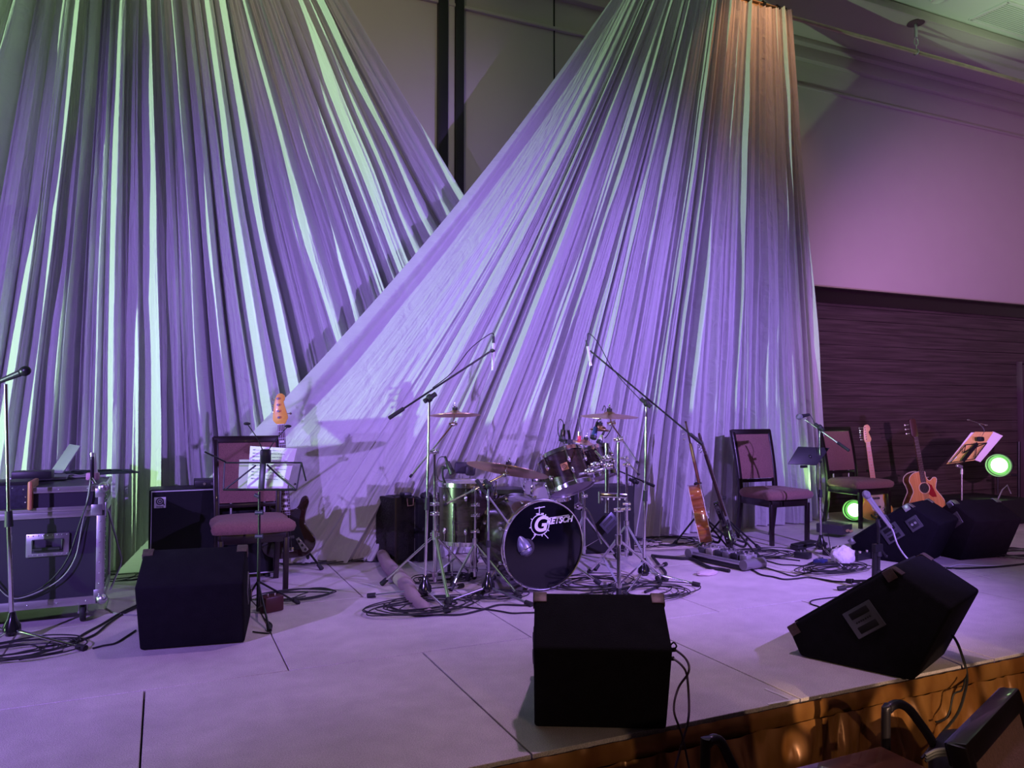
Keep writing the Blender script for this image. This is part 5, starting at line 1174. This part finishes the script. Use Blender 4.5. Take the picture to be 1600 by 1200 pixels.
# ================================================================ PEDALS AND FLOOR BOXES
def knobs(t, pts, r, h, m): 
    for p_ in pts: MB().cyl(p_, Vector(p_) + Vector((0, 0, h)), r).build('knob', m, t, world=True)
a = at(1078, 874); b_ = at(1164, 893); d = (b_ - a).normalized(); n_ = Vector((-d.y, d.x, 0)); ang = math.atan2(d.y, d.x)
t = thing('pedal_board', 'pedal board with a silver front rail below the leaning guitars', 'pedal board', (a + b_) / 2)
Rz = Matrix.Rotation(ang, 3, 'Z'); Lp = (b_ - a).length
MB().box((a + b_) / 2 + n_ * .12 + Vector((0, 0, .025)), (Lp, .25, .04), Rz).build('tray', plastic, t, world=True, bevel=.004)
MB().box((a + b_) / 2 + n_ * .0 + Vector((0, 0, .055)), (Lp + .03, .03, .028), Rz).build('front_rail', satin, t, world=True, bevel=.006)
for q in (a, b_): MB().cyl(q + Vector((0, 0, .048)) - n_ * .02, q + Vector((0, 0, .048)) + n_ * .20, .038).build('end_cap', mat('grey_end', (.25, .24, .27), .4, .4), t, world=True)
rp = random.Random(4)
for k in range(6):
    q = a + d * (Lp * (k + .7) / 6.6) + n_ * (.12 + .02 * rp.random()); cm = [(.12, .12, .14), (.55, .5, .5), (.10, .10, .12), (.30, .28, .34), (.05, .05, .06), (.4, .38, .42)][k]
    pt = tag(MB().box(q + Vector((0, 0, .075)), (.07, .12, .05), Rz).build('effect_pedal', mat('pedal_%d' % k, cm, .35, .4), bevel=.006), ['black pedal at the left end of the rail pedal board', 'pale pedal second from the left on the rail pedal board', 'black pedal third from the left on the rail board', 'grey pedal right of centre on the rail pedal board', 'black pedal second from the right on the rail board', 'silver-grey pedal at the right end of the rail board'][k], 'effect pedal', 'pedals on the rail pedal board')
    for s_ in (-1, 1): MB().cyl(q + d * (s_ * .02) + n_ * .03 + Vector((0, 0, .10)), q + d * (s_ * .02) + n_ * .03 + Vector((0, 0, .118)), .009).build('knob', chrome, pt, world=True)
    MB().cyl(q - n_ * .035 + Vector((0, 0, .10)), q - n_ * .035 + Vector((0, 0, .115)), .008).build('foot_switch', chrome, pt, world=True)
a = at(1292, 868); b_ = at(1338, 876); d = (b_ - a).normalized(); n_ = Vector((-d.y, d.x, 0)); Rz = Matrix.Rotation(math.atan2(d.y, d.x), 3, 'Z'); Lp = (b_ - a).length
t = thing('multi_effects_unit', 'low effects unit with a row of pale footswitches, left of the dark plated wedge', 'effects unit', (a + b_) / 2)
MB().box((a + b_) / 2 + n_ * .10 + Vector((0, 0, .03)), (Lp + .06, .24, .05), Rz).build('case', plastic, t, world=True, bevel=.006)
knobs(t, [a + d * (Lp * k / 5) + n_ * (.05 + .1 * r_) + Vector((0, 0, .055)) for k in range(6) for r_ in (0, 1)], .010, .014, cream_p)
a = at(1246, 861); b_ = at(1279, 857); d = (b_ - a).normalized()
t = thing('volume_pedal', 'flat black rocker pedal left of the tablet stand base', 'effect pedal', a)
Rz = Matrix.Rotation(math.atan2(d.y, d.x), 3, 'Z')
MB().box((a + b_) / 2 + Vector((0, .04, .02)), ((b_ - a).length, .09, .03), Rz).build('base', plastic, t, world=True, bevel=.006)
MB().box((a + b_) / 2 + Vector((0, .04, .050)), ((b_ - a).length * .96, .085, .014), Rz @ Euler((0, -.07, 0)).to_matrix()).build('treadle', rubber, t, world=True, bevel=.004)
for lab, px, py, m_, sz in (('small black pedal with a silver jack, front of the tablet stand', 1262, 874, plastic, (.08, .12, .05)), ('dark blue pedal in the cable tangle under the tablet stand', 1290, 884, mat('navy_pedal', (.03, .04, .16), .4), (.10, .08, .04)),
                            ('dark red-brown pedal box at the foot of the left music stand', 425, 958, mat('oxblood_pedal', (.07, .015, .02), .4), (.12, .09, .09))):
    p = at(px, py); t = thing('effect_pedal', lab, 'effect pedal', p); MB().box(p + Vector((0, .05, sz[2] / 2 + .002)), sz, Euler((0, 0, .4)).to_matrix()).build('case', m_, t, world=True, bevel=.008)
    for s_ in (-.02, .02): MB().cyl(p + Vector((s_, .05, sz[2])), p + Vector((s_, .05, sz[2] + .015)), .008).build('knob', chrome, t, world=True)
a = at(1299, 838); b_ = at(1341, 843); d = (b_ - a).normalized(); Rz = Matrix.Rotation(math.atan2(d.y, d.x), 3, 'Z')
t = thing('amplifier_unit', 'flat rack-like box with amber knobs under the rightmost stage chair', 'amplifier', (a + b_) / 2)
MB().box((a + b_) / 2 + Vector((0, .12, .075)), ((b_ - a).length, .22, .085), Rz).build('case', mat('grey_rack', (.10, .09, .11), .4, .5), t, world=True, bevel=.004)
n_ = Vector((-d.y, d.x, 0))
for k in range(5): c0_ = a + d * ((b_ - a).length * (.22 + .13 * k)) + n_ * .0 + Vector((0, 0, .07)); MB().cyl(c0_ + n_ * .02, c0_ - n_ * .012, .012).build('knob', mat('amber_knob', (.75, .5, .25), .4), t, world=True)
p = at(1336, 845, .10); t = thing('water_bottle', 'small clear bottle with a blue cap beside the flat rack box', 'bottle', p)
MB().cyl(p + Vector((0, 0, -.095)), p + Vector((0, 0, .0)), .03).build('bottle', mat('clear_plastic', (.7, .72, .85), .15), t, world=True, bevel=.008); MB().cyl(p + Vector((0, 0, .0)), p + Vector((0, 0, .03)), .022).build('cap', mat('blue_cap', (.05, .35, .85), .4), t, world=True, bevel=.004)
# crumpled cloth
def blob(label, c_, r, sc, m, name, cat, seed=1):
    import mathutils
    mb = MB(); mb.ball((0, 0, 0), r, (1, 1, 1), 40, 24); 
    for i, v in enumerate(mb.v):
        n_ = mathutils.noise.noise(v * (4.0 / r * .25) + Vector((seed, 0, 0))); v *= 1 + .32 * n_ + .12 * mathutils.noise.noise(v * (12 / r * .25)); v.x *= sc[0]; v.y *= sc[1]; v.z = max(v.z * sc[2], -r * sc[2] * .55)
    mb.v = [v + Vector(c_) for v in mb.v]; return tag(mb.build(name, m), label, cat)
p = at(1327, 884); blob('crumpled white cloth on the floor at the foot of the dark plated wedge', p + Vector((0, .05, .065)), .085, (1.15, .9, .95), mat('white_towel', (.82, .76, .80), .9, bump=.5, bscale=60), 'towel', 'towel')
p = at(1105, 898); blob('small scrunched pinkish cloth in front of the rail pedal board', p + Vector((0, 0, .014)), .06, (1.5, .8, .35), mat('pink_tape', (.62, .5, .55), .8), 'crumpled_tape', 'tape', 4)
# rolled beige cable cover left of the kit
t = tag(MB().tube([at(598, 866, .06), at(604, 880, .06), at(622, 900, .05), at(638, 918, .045), at(646, 934, .035), at(664, 950, .02), at(672, 957, .012)], [.045, .05, .05, .045, .035, .02], 14).build('cable_cover', mat('beige_cloth', (.34, .25, .26), .85, bump=.4, bscale=40)), 'soft beige cable cover snaking left of the floor tom', 'cable cover')

# ================================================================ CABLES
def cable(label, pts, r=.0042, m=rubber, wig=.012, group='cables on the stage floor'):
    P_ = [at(x, y, r + .001) for x, y in pts]; out = [P_[0]]
    for p_, q in zip(P_, P_[1:]):
        n = Vector((-(q - p_).y, (q - p_).x, 0)).normalized(); out.append((p_ + q) / 2 + n * rc.uniform(-wig, wig)); out.append(q)
    return tag(MB().tube(out, r, 6, 5).build('cable', m), label, 'cable', group)
grey_c = mat('grey_cable', (.30, .30, .30), .5); beige_c = mat('beige_cable', (.5, .44, .38), .55)
coil('black cable coiled round the base of the far left microphone stand', at(24, 1022), .22, .13, 7, .0036, rubber)
coil('loose black cable loops under the left overhead stand', at(662, 952), .27, .15, 8, .0036, rubber)
coil('small tight cable coil below the floor tom', at(690, 908), .16, .10, 7, .0036, rubber)
coil('black cable coils right of the bass drum', at(925, 915), .24, .16, 7, .0036, rubber)
coil('black cable heap at the foot of the right overhead stand', at(1010, 930), .26, .16, 7, .0036, rubber)
coil('black cable bundle at the foot of the short kick stand', at(778, 934), .14, .09, 6, .0036, rubber)
coil('tangled cables behind the right end of the drum kit', at(1040, 850), .30, .20, 7, .0036, rubber)
coil('grey and beige cable tangle left of the amber guitar', at(1050, 856), .25, .12, 6, .0036, beige_c)
coil('black cable heap right of the rail pedal board', at(1180, 870), .28, .16, 8, .0036, rubber)
coil('cable tangle in front of the tablet stand base', at(1302, 892), .24, .12, 8, .0036, rubber)
coil('thin cables heaped between the flight case and left wedge', at(188, 905), .20, .15, 7, .0036, rubber)
coil('pale thin cable loops beside the flight case castor', at(184, 893), .16, .12, 5, .0036, grey_c)
coil('thick black cable loops around the left chair leg and music stand', at(455, 935), .20, .11, 5, .0036, rubber)
coil('cable tangle under the bass guitar along the curtain', at(520, 878), .30, .10, 5, .0036, rubber)
coil('cable heap on the floor behind the furthest right wedge', at(1590, 868), .22, .16, 6, .0036, rubber)
cable('long black cable from the flight case to the left wedge', [(60, 1012), (110, 1003), (160, 975), (215, 945)], .006)
cable('black cable crossing the floor below the flight case castor', [(30, 1030), (100, 1010), (150, 990), (190, 960), (232, 940)], .006)
cable('thin black cable curving to the left wedge base', [(145, 1013), (180, 1005), (212, 985)], .005)
cable('grey cable from the case corner to the left wedge', [(170, 935), (166, 950), (180, 958), (214, 961)], .004, grey_c)
cable('black cable running from the left overhead stand to the centre wedge', [(600, 945), (650, 962), (720, 960), (780, 945), (850, 945)], .006)
cable('thin black cable in front of the bass drum spur', [(690, 946), (760, 952), (800, 958), (840, 957)], .005)
cable('thick black cable from the drums to the rail pedal board', [(1018, 868), (1050, 871), (1080, 873), (1110, 887), (1140, 892)], .013)
cable('white flat cable twisted ahead of the rail pedal board', [(1070, 871), (1085, 876), (1100, 868), (1120, 880), (1150, 886)], .005, beige_c)
cable('black cable sweeping from the pedal board to the short black stand', [(1165, 885), (1190, 898), (1225, 905), (1262, 902), (1300, 908), (1340, 910), (1368, 918)], .006)
cable('second black cable sweeping toward the tablet stand', [(1165, 878), (1200, 888), (1240, 900), (1275, 892), (1310, 884)], .005)
cable('black cable from the cable heap to the small pedal', [(1185, 868), (1215, 872), (1250, 876)], .005)
cable('black cable bowing below the small pedal', [(1190, 874), (1220, 882), (1255, 884), (1275, 875)], .005)
cable('white cable lying in front of the furthest right wedge', [(1470, 890), (1500, 882), (1540, 884), (1580, 884)], .005, mat('white_cable', (.6, .58, .65), .5))
cable('black cable along the wedges toward the right edge', [(1460, 886), (1500, 888), (1550, 886), (1610, 880)], .007)
cable('pale cable along the foot of the curtain left of the amplifiers', [(470, 882), (520, 872), (570, 873), (612, 874)], .005, beige_c)
cable('black cable along the foot of the curtain left of the amplifiers', [(485, 870), (530, 875), (575, 877), (612, 878)], .006)
cable('black cable bundle trailing from the right overhead stand', [(1008, 925), (1030, 915), (1040, 895), (1020, 870)], .010)
cable('thin black cable under the crash stand tripod', [(900, 930), (940, 925), (990, 918), (1035, 905)], .005)
cable('black cable at the foot of the left music stand', [(395, 987), (421, 989), (424, 975), (410, 962)], .004)
cable('thin cable loop on the floor left of the leaning wedge', [(1330, 930), (1295, 934), (1270, 938), (1268, 944), (1285, 951)], .004)
# cables dropping over the stage front
def hang(label, pts3, r=.005, m=rubber): return tag(MB().tube(pts3, r, 6).build('cable', m), label, 'cable', 'cables over the stage front')
wf = 2.32
hang('upper cable from the side of the centre wedge falling over the stage front', [dep(1040, 1016, 2.85), dep(1052, 1014, 2.83), dep(1072, 1030, 2.80), dep(1076, 1050, 2.78), onv(1060, 1075, wf + .04), onv(1053, 1110, wf), onv(1066, 1150, wf), onv(1080, 1215, wf)], .0045, mat('mauve_cable', (.09, .06, .09), .4))
hang('lower cable from the side of the centre wedge falling over the stage front', [dep(1040, 1030, 2.80), dep(1053, 1030, 2.79), dep(1070, 1046, 2.77), onv(1075, 1070, wf + .04), onv(1076, 1120, wf), onv(1066, 1160, wf), onv(1052, 1210, wf)], .0045, mat('mauve_cable', (.09, .06, .09), .4))
mb = MB(); mb.tube([dep(1046, 1012, 2.84), dep(1052, 1004, 2.82), dep(1057, 1010, 2.82), dep(1050, 1016, 2.83)], .003, closed=True); mb.cyl(dep(1044, 1016, 2.84), dep(1055, 1015, 2.82), .008); mb.cyl(dep(1044, 1029, 2.80), dep(1053, 1029, 2.79), .008); tag(mb.build('cable_plugs', rubber), 'two black plugs in the right side of the centre wedge', 'plug')
hang('black cable dropping from the leaning wedge down the stage skirt', [dep(1482, 985, 3.65), dep(1496, 1005, 3.55), at(1508, 1040, .006), onv(1511, 1060, wf + .06), onv(1508, 1080, wf), onv(1496, 1115, wf), onv(1470, 1148, wf), onv(1440, 1185, wf)], .006)
hang('thin black cord hooked on the skirt below the leaning wedge', [onv(1508, 1060, wf + .02), onv(1503, 1078, wf), onv(1490, 1085, wf), onv(1484, 1110, wf), onv(1476, 1124, wf), onv(1462, 1128, wf)], .004)

# ================================================================ FOREGROUND ON THE HALL FLOOR
tablem = wood('glossy_brown_table', (.11, .035, .012), (.24, .085, .03), .22, (1.5, 10, 1), coat=.7)
t = thing('side_table', 'glossy brown wooden table corner at the bottom edge of the picture', 'table', (1.35, 1.42, LOW))
MB().box((1.25, 1.49, .185), (1.38, .30, .03)).build('tabletop', tablem, t, world=True, bevel=.004)
MB().box((1.25, 1.49, .13), (1.26, .22, .08)).build('apron', tablem, t, world=True)
for x in (.63, 1.87):
    for y in (1.39, 1.59): MB().box((x, y, (LOW + .17) / 2), (.045, .045, .17 - LOW)).build('leg', tablem, t, world=True, bevel=.003)
for lab, pts in (('bent black tube loop rising behind the table, right of centre', [(1384, 1190), (1384, 1130), (1389, 1108), (1402, 1100), (1418, 1106), (1436, 1128), (1460, 1165), (1490, 1225)]),
                 ('bent black tube loop at the bottom edge below the centre wedge', [(1102, 1225), (1102, 1180), (1106, 1162), (1116, 1155), (1128, 1162), (1142, 1190), (1160, 1225)])):
    v_ = 2.02; P_ = [onv(x, y, v_) for x, y in pts]; P_[0].z = LOW + .01; P_ = [P_[0]] + P_[1:-1] + [P_[-1] + (P_[-1] - P_[-2]) * .6]
    P_[-1].z = LOW + .01 if P_[-1].z < LOW else P_[-1].z
    tag(MB().tube(P_, .0165, 12).build('bent_tube_rail', mat('dark_tube', (.035, .03, .04), .35, .5)), lab, 'rail', 'bent tube rails')
p = onv(1482, 1200, 1.98)
t = thing('shoulder_bag', 'black rounded bag between the table and nearest chair', 'bag', (p.x, 1.98, LOW))
top_ = onv(1480, 1166, 1.9).z
MB().lathe([(0, LOW + .01), (.13, LOW + .01), (.155, LOW + .08), (.15, top_ - .08), (.11, top_ - .02), (.05, top_), (0, top_ + .003)], (p.x + .06, 1.92, 0), (0, 0, 1), 32).build('body', mat('black_nylon', (.012, .012, .014), .6), t, world=True)
for dy in (0, .012, .024): MB().tube([onv(1446, 1180 + dy * 400, 1.80), onv(1462, 1172 + dy * 400, 1.79), onv(1480, 1170 + dy * 400, 1.785)], .005).build('strap', mat('grey_strap', (.10, .10, .11), .5), t, world=True)
